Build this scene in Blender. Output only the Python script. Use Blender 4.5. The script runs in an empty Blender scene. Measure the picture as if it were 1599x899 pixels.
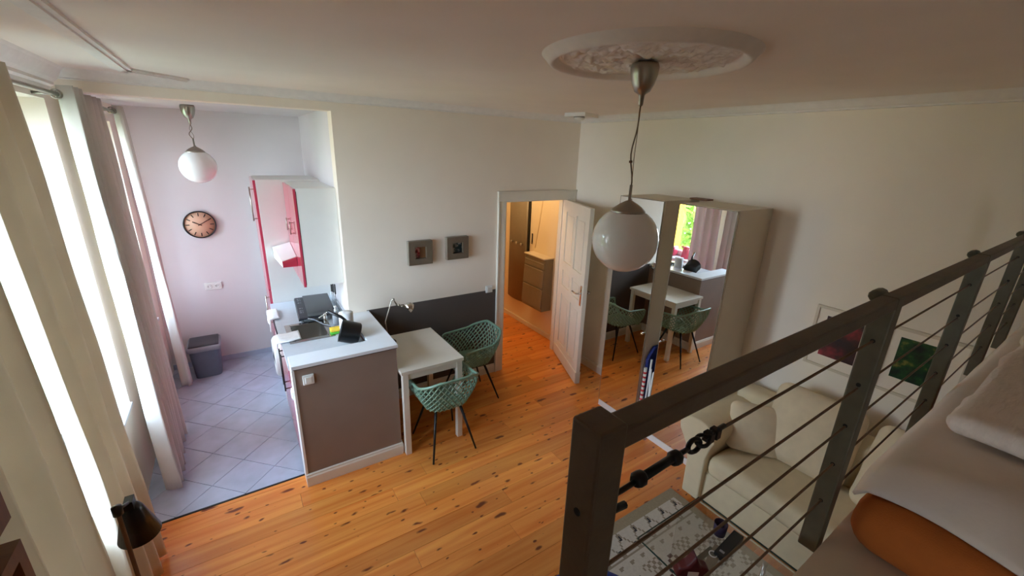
import bpy, bmesh, math, random
from mathutils import Vector, Matrix, noise
random.seed(7)
SC = bpy.context.scene
COL = SC.collection
PI = math.pi

# ------------------------------------------------------------------ camera
PITCH, YAW, ROLL, FPX = 0.31276, 0.58637, 0.03514, 658.6
cy, sy, cp, sp = math.cos(YAW), math.sin(YAW), math.cos(PITCH), math.sin(PITCH)
fwd = Vector((sy * cp, cy * cp, -sp)); rgt = Vector((cy, -sy, 0)); upv = rgt.cross(fwd)
cr, sr = math.cos(ROLL), math.sin(ROLL)
r2 = cr * rgt + sr * upv; u2 = -sr * rgt + cr * upv
cam = bpy.data.objects.new('camera', bpy.data.cameras.new('camera'))
COL.objects.link(cam)
cam.matrix_world = Matrix(((r2.x, u2.x, -fwd.x, 0), (r2.y, u2.y, -fwd.y, 0), (r2.z, u2.z, -fwd.z, 2.35), (0, 0, 0, 1)))
cam.data.sensor_width = 36.0
cam.data.lens = 36.0 * FPX / 1599.0
cam.data.clip_start = 0.02
SC.camera = cam

# ------------------------------------------------------------------ sky and exposure
world = bpy.data.worlds.new('sky'); SC.world = world; world.use_nodes = True
wn = world.node_tree; wn.nodes.clear()
wo = wn.nodes.new('ShaderNodeOutputWorld'); wb = wn.nodes.new('ShaderNodeBackground')
tc = wn.nodes.new('ShaderNodeTexCoord'); sep = wn.nodes.new('ShaderNodeSeparateXYZ')
ramp = wn.nodes.new('ShaderNodeValToRGB')
ramp.color_ramp.elements[0].position = 0.0; ramp.color_ramp.elements[0].color = (0.66, 0.72, 0.74, 1)
ramp.color_ramp.elements[1].position = 0.45; ramp.color_ramp.elements[1].color = (0.60, 0.78, 1.0, 1)
mr = wn.nodes.new('ShaderNodeMapRange'); mr.inputs[1].default_value = -0.3; mr.inputs[2].default_value = 1.0
wn.links.new(tc.outputs['Generated'], sep.inputs[0]); wn.links.new(sep.outputs[2], mr.inputs[0])
wn.links.new(mr.outputs[0], ramp.inputs[0]); wn.links.new(ramp.outputs[0], wb.inputs[0])
wb.inputs[1].default_value = 9.0
wn.links.new(wb.outputs[0], wo.inputs[0])
SC.view_settings.view_transform = 'Standard'; SC.view_settings.look = 'None'
SC.view_settings.gamma = 1.0; SC.view_settings.use_curve_mapping = False
SC.view_settings.exposure = 1.33
SC.cycles.max_bounces = 10; SC.cycles.diffuse_bounces = 7; SC.cycles.glossy_bounces = 5
SC.cycles.transmission_bounces = 6; SC.cycles.transparent_max_bounces = 12
SC.cycles.sample_clamp_indirect = 6.0; SC.cycles.caustics_reflective = False; SC.cycles.caustics_refractive = False


def portal(name, y0, y1, z0, z1, x):
    l = bpy.data.lights.new(name, 'AREA'); l.shape = 'RECTANGLE'; l.size = z1 - z0; l.size_y = y1 - y0
    l.cycles.is_portal = True
    o = bpy.data.objects.new(name, l); COL.objects.link(o)
    o.location = (x, (y0 + y1) / 2, (z0 + z1) / 2); o.rotation_euler = (0, -PI / 2, 0)


portal('window_portal', 1.45, 3.48, 0.64, 2.54, -1.10)
portal('added_window_portal', -1.20, -0.80, 1.32, 2.32, -1.10)  # portal of the added window behind the camera
portal('kitchen_window_portal', 3.84, 5.08, 0.69, 2.48, -1.10)

# ------------------------------------------------------------------ materials


def lin(c):
    return tuple(((v / 255.0) / 12.92 if v / 255.0 <= 0.04045 else ((v / 255.0 + 0.055) / 1.055) ** 2.4) for v in c)


def newmat(name):
    m = bpy.data.materials.new(name); m.use_nodes = True
    n = m.node_tree.nodes; b = n['Principled BSDF']
    return m, m.node_tree, n, m.node_tree.links, b


def mat(name, rgb, rough=0.5, metal=0.0, var=0.06, scale=18.0, bump=0.0, bscale=120.0, sub=0.0, coat=0.0, stretch=(1, 1, 1), trans=0.0):
    """procedural surface: base colour (sRGB 0-255) with soft noise tint and optional fine relief"""
    m, nt, n, L, b = newmat(name)
    c = lin(rgb)
    t = n.new('ShaderNodeTexCoord'); mp = n.new('ShaderNodeMapping'); mp.inputs['Scale'].default_value = stretch
    L.new(t.outputs['Object'], mp.inputs[0])
    nz = n.new('ShaderNodeTexNoise'); nz.inputs['Scale'].default_value = scale; nz.inputs['Detail'].default_value = 4
    L.new(mp.outputs[0], nz.inputs['Vector'])
    rp = n.new('ShaderNodeValToRGB')
    rp.color_ramp.elements[0].position = 0.3; rp.color_ramp.elements[1].position = 0.7
    rp.color_ramp.elements[0].color = (*[v * (1 - var) for v in c], 1)
    rp.color_ramp.elements[1].color = (*[min(1, v * (1 + var)) for v in c], 1)
    L.new(nz.outputs[0], rp.inputs[0]); L.new(rp.outputs[0], b.inputs['Base Color'])
    b.inputs['Roughness'].default_value = rough; b.inputs['Metallic'].default_value = metal
    if coat: b.inputs['Coat Weight'].default_value = coat
    if bump:
        n2 = n.new('ShaderNodeTexNoise'); n2.inputs['Scale'].default_value = bscale; n2.inputs['Detail'].default_value = 3
        L.new(mp.outputs[0], n2.inputs['Vector'])
        bp = n.new('ShaderNodeBump'); bp.inputs['Strength'].default_value = bump; bp.inputs['Distance'].default_value = 0.004
        L.new(n2.outputs[0], bp.inputs['Height']); L.new(bp.outputs[0], b.inputs['Normal'])
    if trans:
        tr = n.new('ShaderNodeBsdfTranslucent'); mx = n.new('ShaderNodeMixShader'); mx.inputs[0].default_value = trans
        L.new(rp.outputs[0], tr.inputs[0]); L.new(b.outputs[0], mx.inputs[1]); L.new(tr.outputs[0], mx.inputs[2])
        L.new(mx.outputs[0], n['Material Output'].inputs[0])
    return m


def mirror_mat():
    m, nt, n, L, b = newmat('mirror_glass')
    nz = n.new('ShaderNodeTexNoise'); nz.inputs['Scale'].default_value = 3
    rp = n.new('ShaderNodeMapRange'); rp.inputs[3].default_value = 0.0; rp.inputs[4].default_value = 0.012
    L.new(nz.outputs[0], rp.inputs[0]); L.new(rp.outputs[0], b.inputs['Roughness'])
    b.inputs['Base Color'].default_value = (0.90, 0.91, 0.89, 1); b.inputs['Metallic'].default_value = 1
    return m


def glass_mat(name, tint=(1, 1, 1), spec=0.5):
    m, nt, n, L, b = newmat(name)
    n.remove(b)
    tr = n.new('ShaderNodeBsdfTransparent'); tr.inputs[0].default_value = (*tint, 1)
    gl = n.new('ShaderNodeBsdfGlossy'); gl.inputs['Roughness'].default_value = 0.01
    fr = n.new('ShaderNodeFresnel'); fr.inputs[0].default_value = 1.45
    mu = n.new('ShaderNodeMath'); mu.operation = 'MULTIPLY'; mu.inputs[1].default_value = spec
    mx = n.new('ShaderNodeMixShader')
    L.new(fr.outputs[0], mu.inputs[0]); L.new(mu.outputs[0], mx.inputs[0])
    L.new(tr.outputs[0], mx.inputs[1]); L.new(gl.outputs[0], mx.inputs[2]); L.new(mx.outputs[0], n['Material Output'].inputs[0])
    return m


def emit_mat(name, rgb, strength):
    m, nt, n, L, b = newmat(name)
    b.inputs['Base Color'].default_value = (*rgb, 1)
    b.inputs['Emission Color'].default_value = (*rgb, 1); b.inputs['Emission Strength'].default_value = strength
    return m


def pine_mat():
    m, nt, n, L, b = newmat('varnished_pine')
    g = n.new('ShaderNodeNewGeometry'); oi = n.new('ShaderNodeObjectInfo')
    off = n.new('ShaderNodeVectorMath'); off.operation = 'SCALE'; off.inputs['Scale'].default_value = 37.0
    cmb = n.new('ShaderNodeCombineXYZ')
    L.new(oi.outputs['Random'], cmb.inputs[0]); L.new(oi.outputs['Random'], cmb.inputs[2])
    L.new(cmb.outputs[0], off.inputs[0])
    ad = n.new('ShaderNodeVectorMath'); ad.operation = 'ADD'
    L.new(g.outputs['Position'], ad.inputs[0]); L.new(off.outputs[0], ad.inputs[1])
    # grain along x
    mp = n.new('ShaderNodeMapping'); mp.inputs['Scale'].default_value = (0.7, 13, 3)
    L.new(ad.outputs[0], mp.inputs[0])
    nz = n.new('ShaderNodeTexNoise'); nz.inputs['Scale'].default_value = 1.6; nz.inputs['Detail'].default_value = 5; nz.inputs['Distortion'].default_value = 0.7
    L.new(mp.outputs[0], nz.inputs['Vector'])
    rp = n.new('ShaderNodeValToRGB')
    rp.color_ramp.elements[0].position = 0.32; rp.color_ramp.elements[0].color = (*lin((222, 122, 46)), 1)
    rp.color_ramp.elements[1].position = 0.72; rp.color_ramp.elements[1].color = (*lin((243, 163, 80)), 1)
    L.new(nz.outputs[0], rp.inputs[0])
    hs = n.new('ShaderNodeHueSaturation')
    mv = n.new('ShaderNodeMapRange'); mv.inputs[3].default_value = 0.86; mv.inputs[4].default_value = 1.12
    L.new(oi.outputs['Random'], mv.inputs[0]); L.new(mv.outputs[0], hs.inputs['Value']); L.new(rp.outputs[0], hs.inputs['Color'])
    # knots: two populations
    col = hs.outputs[0]
    for sc, th, soft in (((2.9, 8.2, 0.0), 0.125, 0.07), ((5.0, 10.5, 0.0), 0.085, 0.05)):
        m2 = n.new('ShaderNodeMapping'); m2.inputs['Scale'].default_value = sc; m2.inputs['Rotation'].default_value = (0, 0, 0.0)
        L.new(ad.outputs[0], m2.inputs[0])
        vo = n.new('ShaderNodeTexVoronoi'); vo.voronoi_dimensions = '2D'; vo.inputs['Scale'].default_value = 1.0
        wob = n.new('ShaderNodeTexNoise'); wob.inputs['Scale'].default_value = 9.0
        L.new(ad.outputs[0], wob.inputs['Vector'])
        wm = n.new('ShaderNodeVectorMath'); wm.operation = 'SCALE'; wm.inputs['Scale'].default_value = 0.34
        L.new(wob.outputs['Color'], wm.inputs[0])
        wa = n.new('ShaderNodeVectorMath'); wa.operation = 'ADD'; L.new(m2.outputs[0], wa.inputs[0]); L.new(wm.outputs[0], wa.inputs[1])
        L.new(wa.outputs[0], vo.inputs['Vector'])
        # size differs per cell
        sx = n.new('ShaderNodeSeparateColor'); L.new(vo.outputs['Color'], sx.inputs[0])
        tm = n.new('ShaderNodeMath'); tm.operation = 'MULTIPLY_ADD'; tm.inputs[1].default_value = th * 1.3; tm.inputs[2].default_value = -th * 0.35
        L.new(sx.outputs[0], tm.inputs[0])
        sb = n.new('ShaderNodeMath'); sb.operation = 'SUBTRACT'; L.new(tm.outputs[0], sb.inputs[0]); L.new(vo.outputs['Distance'], sb.inputs[1])
        k = n.new('ShaderNodeMapRange'); k.inputs[1].default_value = -soft * 0.5; k.inputs[2].default_value = soft * 0.35
        L.new(sb.outputs[0], k.inputs[0])
        mx = n.new('ShaderNodeMix'); mx.data_type = 'RGBA'
        L.new(k.outputs[0], mx.inputs[0]); L.new(col, mx.inputs[6]); mx.inputs[7].default_value = (*lin((116, 50, 20)), 1)
        col = mx.outputs[2]
    L.new(col, b.inputs['Base Color'])
    b.inputs['Roughness'].default_value = 0.30; b.inputs['Coat Weight'].default_value = 0.25; b.inputs['Coat Roughness'].default_value = 0.22
    bp = n.new('ShaderNodeBump'); bp.inputs['Strength'].default_value = 0.05; bp.inputs['Distance'].default_value = 0.002
    L.new(nz.outputs[0], bp.inputs['Height']); L.new(bp.outputs[0], b.inputs['Normal'])
    return m


def backwall_mat():
    """white wall paint with the dark grey painted field of the back wall below z = 0.97"""
    m = mat('wall_paint_two_tone', (241, 230, 215), 0.85, var=0.02, scale=3, bump=0.12, bscale=160)
    nt = m.node_tree; n = nt.nodes; L = nt.links; b = n['Principled BSDF']
    src = b.inputs['Base Color'].links[0].from_socket
    g = n.new('ShaderNodeNewGeometry'); s = n.new('ShaderNodeSeparateXYZ'); L.new(g.outputs['Position'], s.inputs[0])

    def cmp(sock, op, v):
        q = n.new('ShaderNodeMath'); q.operation = op; q.inputs[1].default_value = v; L.new(sock, q.inputs[0]); return q.outputs[0]

    def mul(a, c):
        q = n.new('ShaderNodeMath'); q.operation = 'MULTIPLY'; L.new(a, q.inputs[0]); L.new(c, q.inputs[1]); return q.outputs[0]
    f = mul(mul(cmp(s.outputs[2], 'LESS_THAN', 0.968), cmp(s.outputs[1], 'LESS_THAN', 3.615)), mul(cmp(s.outputs[0], 'GREATER_THAN', 0.86), cmp(s.outputs[0], 'LESS_THAN', 2.2)))
    mx = n.new('ShaderNodeMix'); mx.data_type = 'RGBA'; L.new(f, mx.inputs[0]); L.new(src, mx.inputs[6])
    mx.inputs[7].default_value = (*lin((88, 80, 76)), 1)
    L.new(mx.outputs[2], b.inputs['Base Color'])
    return m


def picture_mat(name, cols, scale):
    m, nt, n, L, b = newmat(name)
    t = n.new('ShaderNodeTexCoord')
    nz = n.new('ShaderNodeTexNoise'); nz.inputs['Scale'].default_value = scale; nz.inputs['Detail'].default_value = 3
    L.new(t.outputs['Object'], nz.inputs['Vector'])
    rp = n.new('ShaderNodeValToRGB')
    els = rp.color_ramp.elements
    els[0].position = 0.35; els[0].color = (*lin(cols[0]), 1); els[1].position = 0.72; els[1].color = (*lin(cols[-1]), 1)
    for i, c in enumerate(cols[1:-1]):
        e = els.new(0.35 + 0.37 * (i + 1) / (len(cols) - 1)); e.color = (*lin(c), 1)
    L.new(nz.outputs[0], rp.inputs[0]); L.new(rp.outputs[0], b.inputs['Base Color']); b.inputs['Roughness'].default_value = 0.3
    return m


M = {}
M['wall'] = mat('wall_paint', (241, 231, 216), 0.85, var=0.02, scale=3, bump=0.12, bscale=160)
M['nook'] = mat('kitchen_wall_paint', (220, 214, 214), 0.85, var=0.02, scale=3, bump=0.1, bscale=160)
M['hallwall'] = mat('hall_paint', (232, 216, 186), 0.85, var=0.02, scale=3)
M['ceil'] = mat('ceiling_paint', (241, 232, 223), 0.9, var=0.02, scale=3)
M['stucco'] = mat('stucco', (238, 233, 228), 0.8, var=0.03, scale=20)
M['two'] = backwall_mat()
M['taupe'] = mat('taupe_paint', (138, 119, 106), 0.7, var=0.04, scale=6, bump=0.08)
M['white'] = mat('white_lacquer', (232, 231, 226), 0.35, var=0.015, scale=6)
M['wood_white'] = mat('white_painted_wood', (226, 220, 206), 0.45, var=0.025, scale=8)
M['top'] = mat('white_laminate', (226, 230, 234), 0.35, var=0.02, scale=10)
M['worktop'] = mat('pale_grey_worktop', (198, 205, 212), 0.3, var=0.03, scale=40)
M['cream'] = mat('cream_melamine', (216, 204, 184), 0.5, var=0.02, scale=5)
M['red'] = mat('red_gloss_front', (192, 66, 88), 0.2, var=0.02, scale=3, coat=0.5)
M['steel'] = mat('brushed_steel', (186, 184, 180), 0.25, 1.0, var=0.06, scale=14, stretch=(1, 12, 1))
M['nickel'] = mat('satin_nickel', (170, 164, 152), 0.28, 1.0, var=0.05, scale=9)
M['chrome'] = mat('chrome', (214, 212, 208), 0.08, 1.0, var=0.02)
M['black'] = mat('black_plastic', (22, 21, 22), 0.35, var=0.1)
M['blackm'] = mat('black_steel', (26, 25, 25), 0.4, 0.2, var=0.1)
M['hob'] = mat('dark_glass_hob', (44, 48, 54), 0.12, var=0.05, coat=0.4)
M['rail'] = mat('dark_bronze_paint', (92, 81, 68), 0.5, 0.15, var=0.12, scale=30, bump=0.1)
M['post'] = mat('grey_green_post_paint', (92, 88, 73), 0.5, 0.15, var=0.12, scale=30, bump=0.1)
M['wire'] = mat('steel_cable', (112, 88, 68), 0.45, 0.5, var=0.15, scale=60)
M['tile'] = mat('grey_tile', (180, 190, 208), 0.24, var=0.09, scale=7, bump=0.03)
M['grout'] = mat('dark_grout', (66, 66, 70), 0.9, var=0.1)
M['pine'] = pine_mat()
M['subfloor'] = mat('subfloor_dark', (58, 30, 14), 0.9, var=0.1)
M['curtain'] = mat('white_curtain_cloth', (222, 218, 211), 0.9, var=0.03, scale=5, bump=0.15, bscale=400, trans=0.16)
M['curtain2'] = mat('shade_tinted_curtain_cloth', (226, 217, 201), 0.9, var=0.04, scale=4, bump=0.15, bscale=400, trans=0.19)  # white cloth; the warmer tone paints its shaded, backlit side
M['opal'] = mat('opal_glass', (248, 247, 245), 0.12, var=0.01, coat=0.5, trans=0.12)
M['sofa'] = mat('cream_sofa_fabric', (222, 206, 172), 0.95, var=0.04, scale=12, bump=0.2, bscale=260)
M['pillow'] = mat('cream_cushion_fabric', (228, 210, 178), 0.95, var=0.05, scale=14, bump=0.25, bscale=300)
M['sheet'] = mat('white_bed_linen', (232, 219, 207), 0.95, var=0.03, scale=9, bump=0.3, bscale=40)
M['duvet'] = mat('white_duvet_cotton', (236, 222, 211), 0.95, var=0.05, scale=30, bump=0.9, bscale=55, stretch=(.6, 2.2, 1))
M['orange'] = mat('orange_mattress_cover', (184, 100, 36), 0.9, var=0.06, scale=20, bump=0.2, bscale=300)
M['loft'] = mat('loft_floor_paint', (214, 198, 176), 0.6, var=0.03, scale=6)
M['green'] = mat('sage_green_plastic', (128, 160, 138), 0.4, var=0.03)
M['clockface'] = mat('salmon_clock_face', (226, 180, 150), 0.6, var=0.02)
M['bin'] = mat('grey_blue_plastic', (96, 104, 118), 0.4, var=0.04)
M['binlid'] = mat('dark_grey_plastic', (62, 62, 68), 0.45, var=0.05)
M['binrim'] = mat('light_grey_plastic', (142, 146, 152), 0.45, var=0.03)
M['greycab'] = mat('taupe_grey_metal', (132, 122, 106), 0.45, 0.2, var=0.04)
M['frame'] = mat('silver_brown_frame', (120, 108, 92), 0.4, 0.35, var=0.06)
M['silver'] = mat('silver_edge', (190, 184, 172), 0.3, 0.8, var=0.05)
M['brown'] = mat('brown_wood', (124, 82, 48), 0.5, var=0.2, scale=8, stretch=(1, 6, 1))
M['bookwhite'] = mat('white_paper', (224, 218, 206), 0.8, var=0.04)
M['yellow'] = mat('yellow_card', (206, 176, 40), 0.7, var=0.06)
M['purple'] = mat('dark_purple_card', (52, 36, 66), 0.6, var=0.06)
M['blue'] = mat('navy_dotted_cloth', (26, 38, 104), 0.8, var=0.3, scale=60)
M['bluepouf'] = mat('blue_velvet', (34, 62, 150), 0.85, var=0.1)
M['darkred'] = mat('dark_red_leather', (84, 18, 26), 0.4, var=0.1)
M['mirror'] = mirror_mat()
M['glass'] = glass_mat('window_glass')
M['tableglass'] = glass_mat('table_glass', (0.97, 0.985, 0.98), 0.35)
M['glassedge'] = mat('green_glass_edge', (54, 74, 66), 0.15, var=0.05)
M['yellowhouse'] = mat('yellow_facade', (236, 178, 20), 0.9, var=0.05)
M['leaf'] = mat('leaf_green', (128, 158, 58), 0.6, var=0.35, scale=2, trans=0.35)
M['bark'] = mat('bark', (84, 70, 56), 0.9, var=0.2)
M['grass'] = mat('courtyard_ground', (110, 116, 92), 0.9, var=0.2, scale=1)
M['sponge_y'] = mat('sponge_yellow', (236, 200, 60), 0.95, var=0.08, bump=0.3)
M['sponge_g'] = mat('sponge_green', (90, 190, 60), 0.95, var=0.1, bump=0.3)
M['towel'] = mat('white_terry', (238, 238, 240), 0.95, var=0.03, bump=0.4, bscale=200)
M['redstripe'] = mat('red_stripe', (206, 46, 52), 0.7, var=0.05)
M['hallbulb'] = emit_mat('warm_hall_globe', (1.0, 0.70, 0.36), 4.0)
M['picred'] = picture_mat('red_abstract_print', [(30, 12, 14), (60, 18, 22), (150, 40, 52), (186, 60, 72)], 7)
M['picgreen'] = picture_mat('green_abstract_print', [(4, 18, 10), (10, 46, 22), (24, 74, 32), (140, 130, 60)], 16)
M['picteal'] = picture_mat('teal_print', [(20, 30, 30), (30, 60, 62), (190, 180, 170)], 40)
M['picroses'] = picture_mat('roses_print', [(24, 12, 12), (150, 20, 36), (220, 210, 200)], 40)
M['terracotta'] = mat('roof_brown', (120, 80, 60), 0.9)
M['dark'] = mat('dark_void', (12, 12, 12), 0.9)

# ------------------------------------------------------------------ mesh helpers
WORLD = {}


class MB:
    def __init__(s): s.v = []; s.f = []; s.m = []; s.sm = []

    def add(s, vs, fs, mi=0, smooth=False):
        o = len(s.v); s.v += [Vector(v) for v in vs]
        s.f += [[i + o for i in f] for f in fs]; s.m += [mi] * len(fs); s.sm += [smooth] * len(fs); return s

    def box(s, x0, y0, z0, x1, y1, z1, mi=0):
        v = [(x0, y0, z0), (x1, y0, z0), (x1, y1, z0), (x0, y1, z0), (x0, y0, z1), (x1, y0, z1), (x1, y1, z1), (x0, y1, z1)]
        return s.add(v, [(3, 2, 1, 0), (4, 5, 6, 7), (0, 1, 5, 4), (1, 2, 6, 5), (2, 3, 7, 6), (3, 0, 4, 7)], mi)

    def xform(s, Mx, start=0):
        for i in range(start, len(s.v)): s.v[i] = Mx @ s.v[i]
        return s

    def prism(s, poly, a, b, axis='z', mi=0, smooth=False):
        def P(p, t):
            return {'z': (p[0], p[1], t), 'y': (p[0], t, p[1]), 'x': (t, p[0], p[1])}[axis]
        n = len(poly)
        vs = [P(p, a) for p in poly] + [P(p, b) for p in poly]
        s.add(vs, [list(range(n))[::-1], [n + i for i in range(n)]], mi)
        o = len(s.v) - 2 * n
        for i in range(n):
            j = (i + 1) % n
            s.f.append([o + i, o + j, o + n + j, o + n + i]); s.m.append(mi); s.sm.append(smooth)
        return s

    def tube(s, pts, r, n=8, closed=False, mi=0, caps=True, smooth=True):
        pts = [Vector(p) for p in pts]; k = len(pts)
        rs = r if isinstance(r, (list, tuple)) else [r] * k
        vs = []; prev = None
        for i, p in enumerate(pts):
            if closed: t = pts[(i + 1) % k] - pts[i - 1]
            else: t = pts[min(i + 1, k - 1)] - pts[max(i - 1, 0)]
            t.normalize()
            if prev is None:
                a = Vector((0, 0, 1)) if abs(t.z) < 0.9 else Vector((1, 0, 0))
                u = t.cross(a).normalized()
            else:
                u = (prev - t * prev.dot(t)).normalized()
            prev = u; w = t.cross(u)
            for j in range(n):
                q = 2 * PI * (j + 0.5) / n
                vs.append(p + (u * math.cos(q) + w * math.sin(q)) * rs[i])
        fs = []
        for i in range(k if closed else k - 1):
            i2 = (i + 1) % k
            for j in range(n):
                j2 = (j + 1) % n; fs.append([i * n + j, i * n + j2, i2 * n + j2, i2 * n + j])
        s.add(vs, fs, mi, smooth)
        if caps and not closed:
            o = len(s.v) - k * n
            s.f.append([o + j for j in range(n)][::-1]); s.m.append(mi); s.sm.append(False)
            s.f.append([o + (k - 1) * n + j for j in range(n)]); s.m.append(mi); s.sm.append(False)
        return s

    def lathe(s, prof, c=(0, 0, 0), n=24, mi=0, Mx=None, smooth=True, caps=True):
        vs = []; fs = []; k = len(prof); c = Vector(c)
        for (r, z) in prof:
            for j in range(n):
                q = 2 * PI * j / n; p = Vector((r * math.cos(q), r * math.sin(q), z))
                if Mx: p = Mx @ p
                vs.append(p + c)
        for i in range(k - 1):
            for j in range(n):
                j2 = (j + 1) % n; fs.append([i * n + j, i * n + j2, (i + 1) * n + j2, (i + 1) * n + j])
        s.add(vs, fs, mi, smooth)
        o = len(s.v) - k * n
        if not caps: return s
        if prof[0][0] > 1e-4: s.f.append([o + j for j in range(n)][::-1]); s.m.append(mi); s.sm.append(False)
        if prof[-1][0] > 1e-4: s.f.append([o + (k - 1) * n + j for j in range(n)]); s.m.append(mi); s.sm.append(False)
        return s

    def grid(s, fn, nu, nv, mi=0, smooth=True, closeu=False):
        vs = [fn(i / (nu if closeu else nu - 1), j / (nv - 1)) for i in range(nu) for j in range(nv)]
        fs = []
        for i in range(nu if closeu else nu - 1):
            i2 = (i + 1) % nu
            for j in range(nv - 1): fs.append([i * nv + j, i2 * nv + j, i2 * nv + j + 1, i * nv + j + 1])
        return s.add(vs, fs, mi, smooth)

    def soft(s, x0, y0, z0, x1, y1, z1, r, n=10, amp=0.0, freq=3.0, seed=0.0, puff=0.0, mi=0, fine=None):
        """rounded, slightly uneven block (cushion, mattress, folded cloth)"""
        c = Vector(((x0 + x1) / 2, (y0 + y1) / 2, (z0 + z1) / 2)); h = Vector((x1 - x0, y1 - y0, z1 - z0)) / 2
        r = min(r, min(h) * 0.999); inner = h - Vector((r, r, r))
        rr = bmesh.new(); bmesh.ops.create_cube(rr, size=2.0)
        bmesh.ops.subdivide_edges(rr, edges=rr.edges[:], cuts=n - 1, use_grid_fill=True)
        vs = []
        for v in rr.verts:
            p = Vector([math.sin(v.co[i] * PI / 2 * 0.999) for i in range(3)])
            p = Vector([p[i] * h[i] for i in range(3)])
            if puff:
                a = (1 - (p.x / h.x) ** 2), (1 - (p.y / h.y) ** 2), (1 - (p.z / h.z) ** 2)
            q = Vector([max(-inner[i], min(inner[i], p[i])) for i in range(3)])
            d = p - q
            if d.length > 1e-9: d = d.normalized() * r
            w = q + d
            if puff:
                ax = min(range(3), key=lambda i: h[i])
                o = [i for i in range(3) if i != ax]
                e = max(0, 1 - (w[o[0]] / h[o[0]]) ** 2) * max(0, 1 - (w[o[1]] / h[o[1]]) ** 2)
                w[ax] *= (1 - puff) + puff * e ** 0.45
            w = w + c
            if amp:
                nn = noise.noise(Vector((w.x * freq + seed, w.y * freq, w.z * freq)))
                if d.length > 1e-9: w = w + d.normalized() * nn * amp
                if fine: w = w + d.normalized() * noise.noise(Vector((w.x * fine[0] + seed, w.y * fine[0] * fine[2], w.z * fine[0]))) * fine[1]
            vs.append(w)
        rr.verts.index_update()
        fs = [[v.index for v in f.verts] for f in rr.faces]
        rr.free()
        return s.add(vs, fs, mi, True)

    def build(s, name, mats, parent=None, bevel=0.0, seg=2, solid=0.0, local=False, weld=False, subsurf=0, recalc=True):
        me = bpy.data.meshes.new(name)
        if parent is not None: off = Vector((0, 0, 0)) if local else WORLD[parent]
        else:
            mn = [min(v[i] for v in s.v) for i in range(3)]; mx = [max(v[i] for v in s.v) for i in range(3)]
            off = Vector(((mn[0] + mx[0]) / 2, (mn[1] + mx[1]) / 2, mn[2]))
        me.from_pydata([v - off for v in s.v], [], s.f)
        for m in (mats if isinstance(mats, (list, tuple)) else [mats]): me.materials.append(m)
        me.polygons.foreach_set('material_index', s.m); me.polygons.foreach_set('use_smooth', s.sm)
        if recalc or weld:
            b = bmesh.new(); b.from_mesh(me)
            if weld: bmesh.ops.remove_doubles(b, verts=b.verts[:], dist=1e-4)
            if recalc: bmesh.ops.recalc_face_normals(b, faces=b.faces[:])
            b.to_mesh(me); b.free()
        me.update()
        o = bpy.data.objects.new(name, me); COL.objects.link(o)
        if parent is not None: o.parent = parent; WORLD[o] = off if not local else Vector((0, 0, 0))
        else: o.location = off; WORLD[o] = off
        if solid:
            q = o.modifiers.new('thickness', 'SOLIDIFY'); q.thickness = solid; q.offset = 0
        if bevel:
            q = o.modifiers.new('bevel', 'BEVEL'); q.width = bevel; q.segments = seg; q.limit_method = 'ANGLE'; q.angle_limit = math.radians(40)
        if subsurf:
            q = o.modifiers.new('smooth', 'SUBSURF'); q.levels = subsurf; q.render_levels = subsurf
        return o


def tag(o, label=None, cat=None, group=None, kind=None):
    if label: o['label'] = label
    if cat: o['category'] = cat
    if group: o['group'] = group
    if kind: o['kind'] = kind
    return o


def thing(name, label, cat, loc, rotz=0.0, group=None):
    o = bpy.data.objects.new(name, None); COL.objects.link(o)
    o.empty_display_size = 0.1
    o.location = loc; o.rotation_euler = (0, 0, rotz); WORLD[o] = Vector(loc)
    return tag(o, label, cat, group)


def box(name, b, m, parent=None, bevel=0.0, local=False, seg=2):
    return MB().box(*b).build(name, m, parent, bevel=bevel, local=local, seg=seg)


def struct(o): return tag(o, kind='structure')


def copy_tree(o, loc, rotz, label, parent=None):
    r = o.copy(); COL.objects.link(r); r.location = loc; r.rotation_euler = (0, 0, rotz); r['label'] = label
    for ch in list(o.children):
        c = ch.copy(); COL.objects.link(c); c.parent = r
        for g in list(ch.children):
            d = g.copy(); COL.objects.link(d); d.parent = c
    return r


# ------------------------------------------------------------------ room shell
XL, XR, YB, YN, ZC = -0.78, 3.20, 3.61, -1.80, 2.71
YF, XN, ZN = 5.32, 0.712, 2.625

floor = struct(MB().box(XL - .4, YN - .1, -0.16, XR + .3, 6.3, -0.03).build('floor', M['subfloor']))
unit = MB().box(-.5, -.5, -1, .5, .5, 0)


def unit_mesh(name, m):
    me = bpy.data.meshes.new(name); me.from_pydata(unit.v, [], unit.f); me.materials.append(m); me.update(); return me


pm = unit_mesh('floor_plank', M['pine'])


def plank(x0, x1, y0, y1):
    o = bpy.data.objects.new('floor_plank', pm); COL.objects.link(o); o.parent = floor
    g = 0.0016; z = random.uniform(-0.0012, 0.0)
    o.location = Vector(((x0 + x1) / 2, (y0 + y1) / 2, z)) - WORLD[floor]
    o.scale = (x1 - x0 - g, y1 - y0 - g, 0.03 + z)


def plank_row(x0, x1, y0, y1):
    x = x0 - random.uniform(0, 1.6)
    while x < x1:
        l = random.uniform(1.5, 3.2); a, b = max(x, x0), min(x + l, x1)
        if b - a > 0.12: plank(a, b, y0, y1)
        elif b > a and b == x1: plank(a, b, y0, y1)
        x += l


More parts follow.
